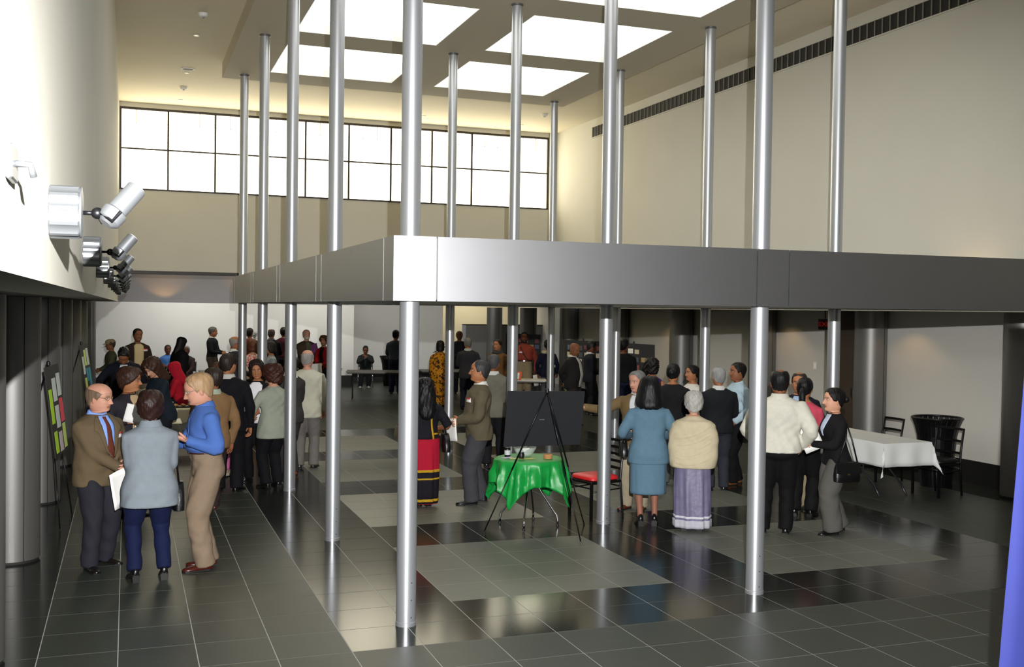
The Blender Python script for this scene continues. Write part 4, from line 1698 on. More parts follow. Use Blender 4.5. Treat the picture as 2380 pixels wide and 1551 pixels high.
    # ---------------- shoes
    if shoes[0]:
        sm = mat('shoe_' + shoes[0].strip('#'), shoes[0], 0.3, spec=0.5)
        sole = mat('shoe_sole', '#0b0a09', 0.6)
        Lf = 0.155 * H
        for (hip, kn, ank, toe) in legs:
            z0 = 0.0
            prof = [(-.26, .06, .10), (-.235, .10, .20), (-.12, .125, .27), (.0, .125, .265), (.18, .135, .19), (.40, .16, .14), (.56, .158, .115), (.67, .115, .09), (.73, .05, .06)]
            rg = []
            q = MB()
            for yy_, w_, h_ in prof:
                zb = heel * float(sst((0.40 - yy_) / 0.5)) + 0.012
                k = np.arange(14) * 2 * np.pi / 14
                c_, s_ = np.cos(k), np.sin(k)
                rg.append(np.stack([w_ * Lf * np.sign(c_) * np.abs(c_) ** 0.75, np.full(14, yy_ * Lf), zb + np.where(s_ > 0, h_ * Lf * s_, 0.006 * s_)], 1))
            v1 = np.concatenate(rg)
            f1 = loft_faces(len(prof), 14)
            q2 = MB()
            rg2 = []
            for yy_, w_, h_ in prof:
                zb = heel * float(sst((0.40 - yy_) / 0.5))
                w2 = w_ * Lf + 0.003
                rg2.append([(-w2, yy_ * Lf, zb), (w2, yy_ * Lf, zb), (w2, yy_ * Lf, zb + 0.013), (-w2, yy_ * Lf, zb + 0.013)])
            q2.loft(rg2)
            if heel > 0.015:
                q2.loft([[(-.028, -.26 * Lf, 0), (.028, -.26 * Lf, 0), (.028, -.08 * Lf, 0), (-.028, -.08 * Lf, 0)], [(-.032, -.26 * Lf, heel), (.032, -.26 * Lf, heel), (.032, -.02 * Lf, heel * .95), (-.032, -.02 * Lf, heel * .95)]])
            else:
                q2.box(-.10 * Lf, .10 * Lf, -.25 * Lf, -.03 * Lf, 0, 0.016)
            M_ = Matrix.Translation((ank[0], ank[1] , 0)) @ Matrix.Rotation(toe, 4, 'Z')
            R3 = np.array(M_)[:3]
            v1 = v1 @ R3[:, :3].T + R3[:, 3]
            so = link('shoe', mk_mesh('shoe', v1, f1, sm), root)
            q2.xf(M_)
            q2.build('sole', sole, so)

    # ---------------- bottoms
    P.bvh = {}
    bt = bottom or dict(kind='trousers', color='#15151a')
    bmat = bt.get('mat') or fabric(bt['color'], bump=0.3)
    zw = 0.612
    if bt['kind'] == 'trousers':
        parts = []
        rg = []
        zs = [.455, .48, .51, .54, .57, .595, zw] if not seat else [.50, .52, .55, .58, zw]
        k_ = bt.get('fit', 1.045)
        for z in zs:
            a, f, b = tor(z)
            sq = 0.75 if z < .47 else 1
            rg.append(ring(a * k_ * H * sq, f * k_ * H * sq, b * k_ * H * sq, z * H, 28, 2.3))
        parts.append((bend(np.concatenate(rg)), loft_faces(len(zs), 28)))
        wide = bt.get('wide', 1.0)
        for s, (hip, kn, ank, toe) in zip((-1, 1), legs):
            hem = ank + (ank - kn) / np.linalg.norm(ank - kn) * 0.021 * H
            pth = smooth_path((hip, kn, hem))
            rr = np.interp(np.linspace(0, 1, len(pth)), [0, .2, .5, .75, 1], [.063, .060, .047, .044, .041 ]) * H * (0.45 + 0.55 * bw)
            rr = rr * np.interp(np.linspace(0, 1, len(pth)), [0, .4, 1], [1, 1 + (wide - 1) * .5, wide])
            parts.append(tube_np(pth, rr, 16, np.full(len(pth), 1.12)))
        me = remesh(parts, vox * 1.05, 3, 0.005 * (1 if near else .7), sd)
        me.materials.append(bmat)
        link('trousers', me, root)
    else:
        zh = bt.get('hem', 0.26)
        zs = np.concatenate([[zw, .59, .56, .53, .50, .47], np.linspace(.44, zh, 14)])
        n = 64
        rg = []
        t = np.arange(n) * 2 * np.pi / n
        for z in zs:
            if z > .47:
                a, f, b = tor(z)
                a, f, b = a * 1.05, f * 1.05, b * 1.05
            else:
                a, f, b = tor(.47)
                fl_ = bt.get('flare', 0.0) * (.47 - z)
                a, f, b = a * 1.05 + fl_, f * 1.05 + fl_, b * 1.05 + fl_
            r_ = ring(a * H, f * H, b * H, z * H, n, 2.2)
            fold = bt.get('folds', .006) * H * np.clip((.52 - z) / .2, 0, 1)
            r_[:, :2] *= (1 + (fold / (0.1 * H) * (np.sin(t * 9 + sd) * .6 + np.sin(t * 16 + 2 * sd + z * 6) * .4)))[:, None]
            rg.append(r_)
        me = mk_mesh('skirt', bend(np.concatenate(rg)), loft_faces(len(zs), n), bmat)
        so = link('skirt', me, root)
        for bi, (za, zb, cc) in enumerate(bt.get('bands', ())):
            rg = []
            eo = .004 + (.004 if bi else 0)
            for z in np.linspace(za, zb, 4):
                a, f, b = tor(.47)
                fl_ = bt.get('flare', 0.0) * (.47 - z)
                r_ = ring((a * 1.05 + fl_) * H + eo, (f * 1.05 + fl_) * H + eo, (b * 1.05 + fl_) * H + eo, z * H, n, 2.2)
                fold = bt.get('folds', .006) * H * np.clip((.52 - z) / .2, 0, 1)
                r_[:, :2] *= (1 + (fold / (0.1 * H) * (np.sin(t * 9 + sd) * .6 + np.sin(t * 16 + 2 * sd + z * 6) * .4)))[:, None]
                rg.append(r_)
            link('border', mk_mesh('border', bend(np.concatenate(rg)), loft_faces(4, n), fabric(cc)), so)

    # ---------------- top
    tp = top or dict(kind='jacket', color='#202024')
    tmat = tp.get('mat') or fabric(tp['color'])
    kind = tp['kind']
    hem = tp.get('hem', {'jacket': .445, 'shirt': .60, 'blouse': .49, 'sweater': .53, 'vest': .50, 'shawl': .42}[kind])
    kx = tp.get('fit', {'jacket': 1.13, 'shirt': 1.06, 'blouse': 1.10, 'sweater': 1.10, 'vest': 1.10, 'shawl': 1.2}[kind])
    neckz = tp.get('neck', .836)
    zs = list(np.arange(hem, .80, .028)) + [.80, .815, .827, neckz]
    parts = []
    rg = []
    for z in zs:
        a, f, b = tor(max(z, .45))
        k2 = kx if z < .80 else 1 + (kx - 1) * .6
        fl_ = tp.get('flare', 0.03 if kind in ('jacket', 'blouse') else 0) * max(0, .58 - z)
        if kind == 'shirt' and z < .66:
            blo = tp.get('blouse', .012) * gauss(z - .635, .03)
            a, f, b = a + blo, f + blo, b + blo
        if kind == 'shirt' and z < .615:
            k2 = 1.0
        rr_ = ring((a * k2 + fl_) * H, (f * k2 + fl_) * H, (b * k2 + fl_) * H, z * H, 32, 2.25)
        rg.append(rr_)
    parts.append((bend(np.concatenate(rg)), loft_faces(len(zs), 32)))
    sl = tp.get('sleeve', 'long')
    sk = {'jacket': 1.0, 'shirt': .92, 'blouse': .95, 'sweater': .95, 'vest': .9, 'shawl': 1.0}[kind] * (0.93 if fem else 1) * (1 + (bw - 1) * 0.55) * tp.get('sleevefit', 1.0)
    sleeves = []
    if kind == 'shawl':
        for s in (-1, 1):
            Sh, El, Wr = P.arm[s]
            pth = smooth_path((Sh, El, Wr))
            sleeves.append(tube_np(pth, np.interp(np.linspace(0, 1, len(pth)), [0, .5, 1], [.052, .055, .05]) * H, 16))
        # wrap: hull-like loft around torso and upper arms
        rg = []
        zz_ = np.linspace(hem, .80, 12)
        for z in zz_:
            a, f, b = tor(max(z, .47))
            wd_ = .155 * H * bw * (1 - .30 * sst((z - .70) / .11)) * (1 - .12 * sst((.56 - z) / .14))
            rg.append(ring(wd_, (f * 1.25 + .012) * H, (b * 1.22 + .008) * H, z * H, 40, 2.4))
        parts.append((bend(np.concatenate(rg)), loft_faces(12, 40)))
    elif sl != 'none':
        for s in (-1, 1):
            Sh, El, Wr = P.arm[s]
            if sl == 'short':
                e_ = Sh + (El - Sh) * 0.62
                pth = np.array([Sh + (e_ - Sh) * t_ for t_ in (0, .25, .5, .75, 1)])
                rr = np.array([.040, .042, .042, .042, .041]) * H * sk
            elif sl == 'half':
                e_ = El
                pth = np.array([Sh + (e_ - Sh) * t_ for t_ in (0, .25, .5, .75, 1)])
                rr = np.array([.038, .040, .040, .040, .040]) * H * sk
            else:
                pth = smooth_path((Sh, El, Wr + (Wr - El) / np.linalg.norm(Wr - El) * .006 * H))
                rr = np.interp(np.linspace(0, 1, len(pth)), [0, .15, .45, .6, 1], [.038, .040, .036, .035, .0265 * tp.get('cuff', 1.0)]) * H * sk
            # rounded shoulder cap
            d0 = pth[1] - pth[0]
            d0 /= np.linalg.norm(d0)
            pth = np.vstack([pth[0] - d0 * rr[0] * .50, pth[0] - d0 * rr[0] * .30, pth])
            rr = np.concatenate([[rr[0] * .45, rr[0] * .85], rr])
            sleeves.append(tube_np(pth, rr, 16))
    parts += sleeves
    me = remesh(parts, vox, 4 if kind != 'shawl' else 8, (0.0046 if near else 0.0026) * tp.get('wr', 1.0), sd + 3)
    me.materials.append(tmat)
    nm = tp.get('name', {'jacket': 'jacket', 'shirt': 'shirt', 'blouse': 'blouse', 'sweater': 'sweater', 'vest': 'vest', 'shawl': 'shawl'}[kind])
    P.top = link(nm, me, root)
    if kind == 'vest' and tp.get('under'):
        me2 = remesh(sleeves_for(P, H, tp, sk, fem), vox, 3, .003, sd)
        me2.materials.append(fabric(tp['under']))
        link('shirt', me2, root)
    n = len(me.vertices)
    co = np.empty(n * 3, np.float32)
    me.vertices.foreach_get('co', co)
    co = co.reshape(-1, 3)
    bvh = BVHTree.FromPolygons([Vector(c) for c in co], [tuple(p.vertices) for p in me.polygons])

    def surf(u, z, side, offs):
        """point on the garment seen along the body's front/back (or flanks) at lateral u and upright height z (fractions of H)"""
        A = bend(np.array([[u * H, 0, z * H]]))[0]
        dn = bend(np.array([[u * H, 0.001, z * H]]))[0] - A
        dv = Vector(dn).normalized() * (1 if side == 'front' else -1)
        if side in ('left', 'right'):
            A = bend(np.array([[0, u * H, z * H]]))[0]
            dv = Vector((1 if side == 'right' else -1, 0, 0))
        o_ = Vector(A) + dv * 0.6
        h_ = bvh.ray_cast(o_, -dv)
        # skip arm hits: prefer the torso if the hit is far in front
        if h_[0] is None:
            return None
        return h_[0] + dv * offs

    def patch(name, rows, m, side='front', offs=0.005, nc=7, parent=None):
        """rows: (z, u0, u1) from top to bottom"""
        q = MB()
        grid = []
        zs_ = []
        for i in range(len(rows) - 1):
            for t_ in np.linspace(0, 1, 5)[:-1]:
                zs_.append(tuple(np.array(rows[i]) * (1 - t_) + np.array(rows[i + 1]) * t_))
        zs_.append(rows[-1])
        for (z, u0, u1) in zs_:
            row = []
            for k in range(nc):
                p = surf(u0 + (u1 - u0) * k / (nc - 1), z, side, offs)
                if p is None:
                    p = row[-1] if row else (grid[-1][k] if grid else Vector(bend(np.array([[u0 * H, .07 * H * (1 if side == 'front' else -1), z * H]]))[0]))
                row.append(p)
            grid.append(row)
        cy = np.array([[tuple(p) for p in r_] for r_ in grid])
        # remove jumps onto arms: keep depth close to the row median
        q.quadstrip([[tuple(p) for p in r_] for r_ in cy])
        me_ = q.mesh(name, m, True)
        o_ = link(name, me_, parent or P.top)
        s_ = o_.modifiers.new('solid', 'SOLIDIFY')
        s_.thickness = 0.006
        s_.offset = -1
        return o_
    P.patch, P.surf, P.bend, P.headxf, P.H2 = patch, surf, bend, headxf, H2

    # collar standing round the neck
    if tp.get('collar'):
        cz = .838
        rg = []
        for (dz_, k2) in ((-.022, 1.42), (-.008, 1.30), (.010, 1.14), (.014, 1.08), (-.002, 1.06)):
            rg.append(ring(.0415 * k2 * H * (1 + (bw - 1) * .5), .036 * k2 * H, .043 * k2 * H, (cz + dz_) * H, 28, 2.0))
            rg[-1][:, 2] += np.where(rg[-1][:, 1] > 0, -.012 * H * (rg[-1][:, 1] / (.036 * k2 * H)), .006 * H)
        link('collar', mk_mesh('collar', bend(np.concatenate(rg)), loft_faces(len(rg), 28, False, False), fabric(tp['collar'])), P.top)
    if tp.get('shirtv'):
        sc, depth, wd_ = tp['shirtv']
        patch('shirt_front', [(.828, -.030, .030), (.80, -wd_ * .95, wd_ * .95), (.74, -wd_ * .85, wd_ * .85), (depth + .02, -wd_ * .3, wd_ * .3), (depth, -.004, .004)], fabric(sc), offs=.007)
        if tp.get('lapel'):
            for s in (-1, 1):
                patch('lapel', [(.825, s * .032, s * .050), (.79, s * wd_ * .85, s * (wd_ + .030)), (.755, s * wd_ * .8, s * (wd_ + .038)), (.74, s * wd_ * .75, s * (wd_ + .016)), (depth + .01, s * wd_ * .22, s * .018)], tmat, offs=.012, nc=5)
        if tp.get('tie'):
            patch('tie', [(.822, -.011, .011), (.806, -.009, .009), (.74, -.015, .015), (depth + .005, -.020, .020)], fabric(tp['tie']), offs=.012, nc=4)
    if tp.get('placket'):
        patch('placket', [(.82, -.008, .008), (.62, -.008, .008)], tmat, offs=.004, nc=3)
    if tp.get('openfront'):
        sc, wd_ = tp['openfront']
        patch('shirt_front', [(.826, -.028, .028), (.80, -wd_, wd_), (.62, -wd_, wd_), (hem + .03, -wd_ * .9, wd_ * .9)], fabric(sc), offs=.011)
    if tp.get('seam'):
        patch('back_seam', [(.80, -.0025, .0025), (hem + .02, -.0025, .0025)], fabric(tp['seam']), 'back', .002, 3)
    if bt.get('belt'):
        a, f, b = tor(zw)
        k2 = 1.075
        rg = [ring(a * k2 * H + d_, f * k2 * H + d_, b * k2 * H + d_, z * H, 36, 2.3) for z, d_ in ((.598, -.004), (.599, .003), (.615, .003), (.616, -.004))]
        bo = link('belt', mk_mesh('belt', bend(np.concatenate(rg)), loft_faces(4, 36, False, False), mat('belt_' + bt['belt'].strip('#'), bt['belt'], 0.35), False), root)
        q = MB()
        q.bevbox(-.02, .02, f * k2 * H + .002, f * k2 * H + .008, .597 * H, .617 * H, .002)
        q.v = [tuple(p) for p in bend(np.array(q.v))]
        q.build('buckle', M_CHROME, bo)
    badge = tp.get('badge')
    if badge:
        u, z, w_ = badge
        patch('name_badge', [(z, u - w_, u + w_), (z - .03, u - w_, u + w_)], M_PAPER, offs=.006, nc=4)
        patch('badge_header', [(z + .0005, u - w_, u + w_), (z - .010, u - w_, u + w_)], mat('badge_red', '#c23a3f', .6), offs=.0085, nc=4)

    # ---------------- hair
    style, hcol = hair[0], hair[1]
    if style != 'none':
        hm = hair[2] if len(hair) > 2 else mat('hair_' + hcol.strip('#'), hcol, 0.5, spec=0.3, noise=0.25, nscale=30, stretch=(1, 1, .12), bump=.5, bscale=60)
        hair_mesh(style, hm, nh, near, H2, headxf, root, sd)
    if glasses:
        q = MB()
        for s in (-1, 1):
            c = np.array([s * .145, .42, .505])
            k = np.linspace(0, 2 * np.pi, 17)
            ra = .085
            pts = [(c[0] + ra * math.cos(a_), c[1] - .05 * abs(math.cos(a_)) * (1 if math.cos(a_) * s > 0 else 0), c[2] + ra * .72 * math.sin(a_)) for a_ in k]
            q.tube(pts, .011, 6)
            q.tube([(s * .23, .39, .52), (s * .345, .2, .53), (s * .36, -.03, .50)], .010, 6)
        q.tube([(-.06, .435, .52), (0, .45, .53), (.06, .435, .52)], .010, 6)
        v = headxf(H2(np.array(q.v)), True)
        q.v = [tuple(p) for p in v]
        q.build('glasses', mat('glasses_' + glasses.strip('#'), glasses, .3, metal=.7), root)
    P.loc = (x, y, heading)
    for ex in extras:
        ex(P)
    return P


PSEED = 0


def sleeves_for(P, H, tp, sk, fem):
    out = []
    for s in (-1, 1):
        Sh, El, Wr = P.arm[s]
        pth = smooth_path((Sh, El, Wr + (Wr - El) / np.linalg.norm(Wr - El) * .006 * H))
        rr = np.interp(np.linspace(0, 1, len(pth)), [0, .15, .45, .6, 1], [.042, .043, .037, .035, .026]) * H * sk * 1.05
        out.append(tube_np(pth, rr, 16))
    return out


HST = dict(
    short=dict(ze=[(0, .875), (32, .87), (50, .76), (68, .62), (78, .42), (92, .46), (105, .34), (125, .17), (180, .10)], th=.045),
    receding=dict(ze=[(0, .965), (25, .955), (42, .85), (62, .68), (76, .42), (92, .46), (105, .34), (125, .17), (180, .10)], th=.04),
    bald=dict(ze=[(0, .70), (60, .66), (68, .55), (78, .42), (92, .46), (105, .34), (125, .17), (180, .10)], zt=[(0, .70), (64, .66), (75, .72), (100, .76), (180, .80)], th=.04),
    spot=dict(ze=[(0, .90), (40, .84), (62, .66), (76, .42), (92, .46), (105, .34), (125, .17), (180, .10)], zt=[(0, .955), (90, .955), (150, .93), (180, .90)], th=.045),
    bob=dict(ze=[(0, .80), (28, .76), (44, .60), (58, .34), (68, .05), (80, -.04), (120, -.08), (180, -.10)], th=.12, hang=.45),
    shortfem=dict(ze=[(0, .80), (30, .74), (48, .58), (66, .42), (85, .33), (105, .22), (140, .06), (180, .0)], th=.13, lump=.03),
    curlyshort=dict(ze=[(0, .80), (30, .72), (50, .50), (66, .30), (85, .12), (120, -.02), (180, -.05)], th=.18, lump=.07, hang=.4),
    curlylong=dict(ze=[(0, .82), (30, .74), (46, .58), (60, .28), (72, -.25), (84, -.55), (130, -.80), (180, -.85)], th=.17, lump=.07, hang=.45),
    widebob=dict(ze=[(0, .82), (28, .74), (42, .48), (52, .05), (68, -.22), (120, -.36), (180, -.38)], th=.17, hang=.50, flare=.16),
    long=dict(ze=[(0, .84), (25, .78), (42, .60), (56, .34), (68, -.1), (80, -.5), (120, -.9), (180, -1.05)], th=.09, hang=.45),
    shoulder=dict(ze=[(0, .86), (25, .80), (42, .64), (56, .38), (66, -.05), (80, -.28), (120, -.40), (180, -.42)], th=.12, hang=.45, lump=.03),
    verylong=dict(ze=[(0, .84), (25, .76), (45, .55), (62, .25), (78, .0), (100, -.7), (140, -1.15), (180, -1.25)], th=.14, lump=.07, hang=.45, flare=.14),
    tied=dict(ze=[(0, .86), (30, .84), (50, .70), (68, .52), (82, .42), (100, .36), (120, .22), (180, .10)], th=.055),
    scarf=dict(ze=[(0, .78), (28, .72), (42, .42), (52, -.05), (70, -.6), (120, -1.0), (180, -1.1)], th=.10, hang=.42),
)


def hair_mesh(style, hm, nh, near, H2, headxf, root, sd):
    base = style.split('+')[0]
    hs = HST[base]
    N = 56 if near else 32
    K = 20 if near else 12
    ph = (np.arange(N) + .5) * 2 * np.pi / N          # 0 = front
    deg = np.abs((np.degrees(ph) + 180) % 360 - 180)
    ze = np.interp(deg, [a for a, b in hs['ze']], [b for a, b in hs['ze']])
    rs = np.random.RandomState(sd)
    ze = ze + np.where(ze < .6, .03, .008) * rs.uniform(-1, 1, N)
    zt = np.interp(deg, [a for a, b in hs['zt']], [b for a, b in hs['zt']]) if 'zt' in hs else np.full(N, 1.0)
    zt = np.maximum(zt, ze + .002)
    layers = []
    for lay in (0, 1):
        rows = []
        for k in range(K + 1):
            t = k / K
            # dense near the crown
            z = zt + (ze - zt) * (t ** 1.35 if 'zt' not in hs else t)
            if 'zt' not in hs:
                ztop = 1.0
                e_ = np.clip(t * 1.9, 0, 1) * np.pi / 2
                zc = .62 + .38 * np.cos(e_)
                z = np.maximum(ze, np.where(t < .526, zc, .62 + (ze - .62) * (t - .526) / .474))
                z = np.where(ze > .62, np.maximum(ze, 1 - (1 - ze) * (1 - np.cos(t * np.pi / 2)) ** .8), z)
            zq = z
            hang = hs.get('hang')
            zz = np.maximum(zq, hang) if hang is not None else zq
            w_, f_, b_ = [np.interp(zz, HP[:, 0], HP[:, j]) for j in (1, 2, 3)]
            n_ = 2.25
            c_, s_ = np.sin(ph), np.cos(ph)
            x = w_ * np.sign(c_) * np.abs(c_) ** (2 / n_)
            y = np.where(s_ > 0, f_, -b_) * np.sign(s_) * np.abs(s_) ** (2 / n_)
            th = hs['th'] * np.clip((zq - ze) / .07 + .25, .25, 1) * np.clip((zt - zq) / .05 + (1.0 if 'zt' not in hs else .2), .2, 1)
            if hang is not None:
                th = np.where(zq < hang, hs['th'] * np.clip((zq - ze) / .25 + .45, .45, 1), th)
            r_ = np.hypot(x, y) + 1e-6
            if lay == 0:
                st_ = .010 * np.sin(ph * 23 + sd) + .006 * np.sin(ph * 41 + 2 * sd + z * 9)
                lm = hs.get('lump', 0)
                if lm:
                    st_ = st_ + lm * (np.sin(ph * 7 + z * 17 + sd) * .5 + np.sin(ph * 13 - z * 25 + 2 * sd) * .5) * np.clip((1.02 - z) * 6, 0, 1)
                o_ = th + st_ * (th / hs['th']) + hs.get('flare', 0) * np.clip((.75 - zq) / .8, 0, 1) * (np.abs(np.sin(ph)) * .8 + .2)
            else:
                o_ = np.full(N, -.012) if hang is None else np.where(zq < hang, -.03, -.012)
            topz = np.clip((z - .80) / .2, 0, 1)
            x2, y2 = x * (1 + o_ / np.maximum(r_, .18)), y * (1 + o_ / np.maximum(r_, .18))
            z2 = z + o_ * topz * .9
            if hang is not None:
                back = np.clip(-np.cos(ph), 0, 1)
                y2 = y2 - .10 * back * np.clip((.1 - zq) / .5, 0, 1)
                if base == 'verylong':
                    y2 = y2 - .12 * back * np.clip((-.1 - zq) / .5, 0, 1)
            rows.append(np.stack([x2, y2, z2], 1))
        layers.append(np.concatenate(rows))
    V = np.concatenate(layers)
    n1 = (K + 1) * N
    Fc = []
    for k in range(K):
        for j in range(N):
            a, b = k * N + j, k * N + (j + 1) % N
            c, d = b + N, a + N
            Fc.append((a, d, c, b))
            Fc.append((n1 + a, n1 + b, n1 + c, n1 + d))
    for j in range(N):
        a, b = K * N + j, K * N + (j + 1) % N
        Fc.append((a, n1 + a, n1 + b, b))
        a, b = j, (j + 1) % N
        Fc.append((a, b, n1 + b, n1 + a))
    parts = [(V, Fc)]
    if '+bun' in style:
        q = MB()
        q.ell((0, -.60, .50), (.17, .15, .17), 16, 10)
        parts.append((np.array(q.v), q.f))
    if '+tail' in style:
        v, f = tube_np([(0, -.50, .52), (0, -.62, .42), (0, -.66, .1), (0, -.62, -.35), (0, -.60, -.5)], [.08, .13, .17, .14, .03], 14)
        parts.append((v, f))
    VV = np.concatenate([p[0] for p in parts])
    FF = []
    o = 0
    for v, f in parts:
        FF += [tuple(i + o for i in q) for q in f]
        o += len(v)
    # parts above the chin turn with the head; hanging hair follows the back
    W = headxf(H2(VV), True)
    nm = 'headscarf' if base == 'scarf' else 'hair'
    link(nm, mk_mesh(nm, W, FF, hm), root)


def wpt(P, p):
    return P.root.matrix_basis @ Vector(p)


def paper(label, size=(.215, .28), hand=1, tilt=(0, 0, 0), off=(0, 0, 0), m=None, name='paper_sheet', cat='paper', thick=.002):
    """a sheet held in a hand, upright in the person's own frame; tilt = degrees about x, y, z"""
    def f(P):
        c = P.hand[hand][0]
        q = MB()
        rows = []
        for i in range(7):
            rows.append([(-size[0] / 2 + size[0] * k / 6, .006 * math.sin(k * .8 + i * .3), -size[1] / 2 + size[1] * i / 6) for k in range(7)])
        q.quadstrip(rows)
        o = q.build(name, m or M_PAPER, None, True)
        s_ = o.modifiers.new('solid', 'SOLIDIFY')
        s_.thickness = thick
        M_ = P.root.matrix_basis @ Matrix.Translation((c[0] + off[0], c[1] + off[1], c[2] + off[2])) @ Matrix.Rotation(R(tilt[2]), 4, 'Z') @ Matrix.Rotation(R(tilt[0]), 4, 'X') @ Matrix.Rotation(R(tilt[1]), 4, 'Y')
        o.matrix_basis = M_
        tag(o, label, cat)
    return f


def bag(label, size, at, rz=0, m=None, straps=(), **k):
    """bag hung at a point of the person's frame (fractions of H); straps run up to points of the frame"""
    def f(P):
        loc = wpt(P, (at[0] * P.H, at[1] * P.H, at[2] * P.H))
        ang = P.root.rotation_euler[2] + R(rz)
        inv = Matrix.Rotation(-R(rz), 4, 'Z')
        ss = []
        for st in straps:
            ss.append([tuple(inv @ (Vector((p[0] * P.H, p[1] * P.H, p[2] * P.H)) - Vector((at[0] * P.H, at[1] * P.H, at[2] * P.H)))) for p in st])
        soft_bag('handbag', loc, ang, size[0], size[1], size[2], label, m or M_LEATHER, ss, **k)
    return f

# ---- the near group on the left
J, SH, BL, SW, VE, SL = 'jacket', 'shirt', 'blouse', 'sweater', 'vest', 'shawl'


def trou(c, **k):
    return dict(kind='trousers', color=c, **k)


person(-0.25, 10.25, 1.66, 308, 'balding man in a brown tweed jacket and blue shirt with tie, hands clasped', skin='pink', bw=1.10, belly=.025, hair=('bald', '#6d5a48'), head=(24, 6, 0), glasses='#9a8a70', headscale=1.06,
       arms=(dict(at=(.035, .165, .575), curl=45), dict(at=(.00, .17, .555), curl=50)), stance=((-.07, -.02, 12), (.09, .06, -14)),
       top=dict(kind=J, color='#5d4f3a', shirtv=('#7f9fe0', .60, .045), tie='#5a2a1c', lapel=True, collar='#7f9fe0', badge=(-.072, .735, .030)),
       bottom=trou('#22222a'), shoes=('#14100e', 0), extras=(paper('white envelope held low by the man in brown tweed', (.24, .33), 1, (0, 14, 10), (.09, .04, -.12)),))
person(0.02, 12.55, 1.66, 315, 'woman with short brown hair and glasses in a charcoal jacket, holding up white paper', skin='tan', fem=True, bw=1.12, hair=('shortfem', '#38231a'), head=(28, 4, 0), glasses='#8c7f70', headscale=1.05,
       arms=(dict(at=(.07, .17, .60)), dict(at=(.13, .12, .665), curl=60)), top=dict(kind=J, color='#26242a', openfront=('#b39a78', .045), badge=(-.075, .715, .030)), bottom=trou('#1c1a1e'), shoes=('#111', 0.03) if False else ('#111111', 0.03),
       extras=(paper('large white sheet held up in front of the charcoal jacket', (.25, .20), 1, (0, -14, -40), (.0, .04, .06)), paper('small white card below the raised sheet', (.10, .08), 1, (0, 8, -40), (-.02, .07, -.09))))
person(0.19, 9.60, 1.62, 97, 'woman seen from behind in a light blue-grey jacket and navy trousers', skin='pink', fem=True, bw=1.17, hair=('shortfem', '#2a1712'), head=(-12, 0, 0), headscale=1.05,
       arms=(dict(at=(.05, .17, .60), hint=(.1, -.6, -.7)), dict(at=(.07, .16, .60), hint=(.15, -.6, -.7))), stance=((-.075, 0, 6), (.075, .0, -6)),
       top=dict(kind=J, color='#7b848b', hem=.40, flare=.07, collar='#7b848b', wr=.7), bottom=trou('#0c1538', wide=.85), shoes=('#0d0d0e', .055),
       extras=(bag('narrow black shoulder bag hanging at the grey-jacketed woman\'s right side', (.10, .22, .25), (.150, .03, .36), 0, straps=[[(.150, .0, .50), (.135, .01, .66), (.105, -.01, .80)]]),))
person(0.69, 9.90, 1.77, 188, 'man in a bright blue shirt and khaki trousers gesturing with one hand', skin='pink', bw=1.0, belly=.012, hair=('short', '#9a7d5c'), head=(-6, 14, 0), glasses='#c9c2b0', lean=4, headscale=1.08,
       arms=(dict(at=(.14, .12, .675), curl=25, palm=(-.3, .2, .9), hint=(.3, -.8, -.6)), dict(at=(.09, .20, .635), curl=30, palm=(.6, 0, .7))), stance=((-.045, .02, 6), (.05, -.02, -8)),
       top=dict(kind=SH, color='#4464a6', collar='#4464a6', placket=True, blouse=.020, sleevefit=1.12, wr=1.5, tie=None), bottom=trou('#7d6c5a', belt='#3a1612', wide=1.12), shoes=('#42150f', 0))
person(0.93, 12.55, 1.66, 112, 'man in a tan brown blazer with dark trousers behind the blue shirt', skin='brown', bw=1.02, hair=('short', '#2b211c'), head=(28, 0, 0), glasses='#403830', arms=('down', 'down'), stance=((-.05, 0, 8), (.06, .10, -12)),
       top=dict(kind=J, color='#7c5f40', collar='#9aa492'), bottom=trou('#2d211f'), shoes=('#4a1d12', 0))
person(0.50, 15.9, 1.64, 212, 'woman with long curly brown hair in a dark jacket leaning over the food', skin='fair', fem=True, hair=('curlylong', '#3a241a'), head=(10, 22, 0), lean=14, arms=('table', 'bent'),
       top=dict(kind=J, color='#15202a'), bottom=trou('#14161c'), shoes=('#111111', .02))
person(-0.06, 18.9, 1.78, 272, 'man in a navy jacket bending over the refreshment table', skin='brown', hair=('short', '#100d0c'), head=(-6, 26, 0), lean=27, arms=(dict(at=(.10, .20, .70)), dict(at=(.20, .24, .56))),
       top=dict(kind=J, color='#10131f', shirtv=('#c9ccd0', .60, .05), lapel=True), bottom=trou('#14151a'), shoes=('#111111', 0))
person(0.21, 24.6, 1.84, 283, 'tall man with a moustache in a brown blazer and cream open shirt', skin='brown', hair=('short', '#1b1513'), head=(6, 4, 0), beard=('#5a4a40', False), arms=('down', 'down'),
       top=dict(kind=J, color='#33261f', openfront=('#cdb98c', .055), badge=(-.075, .765, .035)), bottom=trou('#9d9280', wide=1.15), shoes=('#2a1a12', 0))


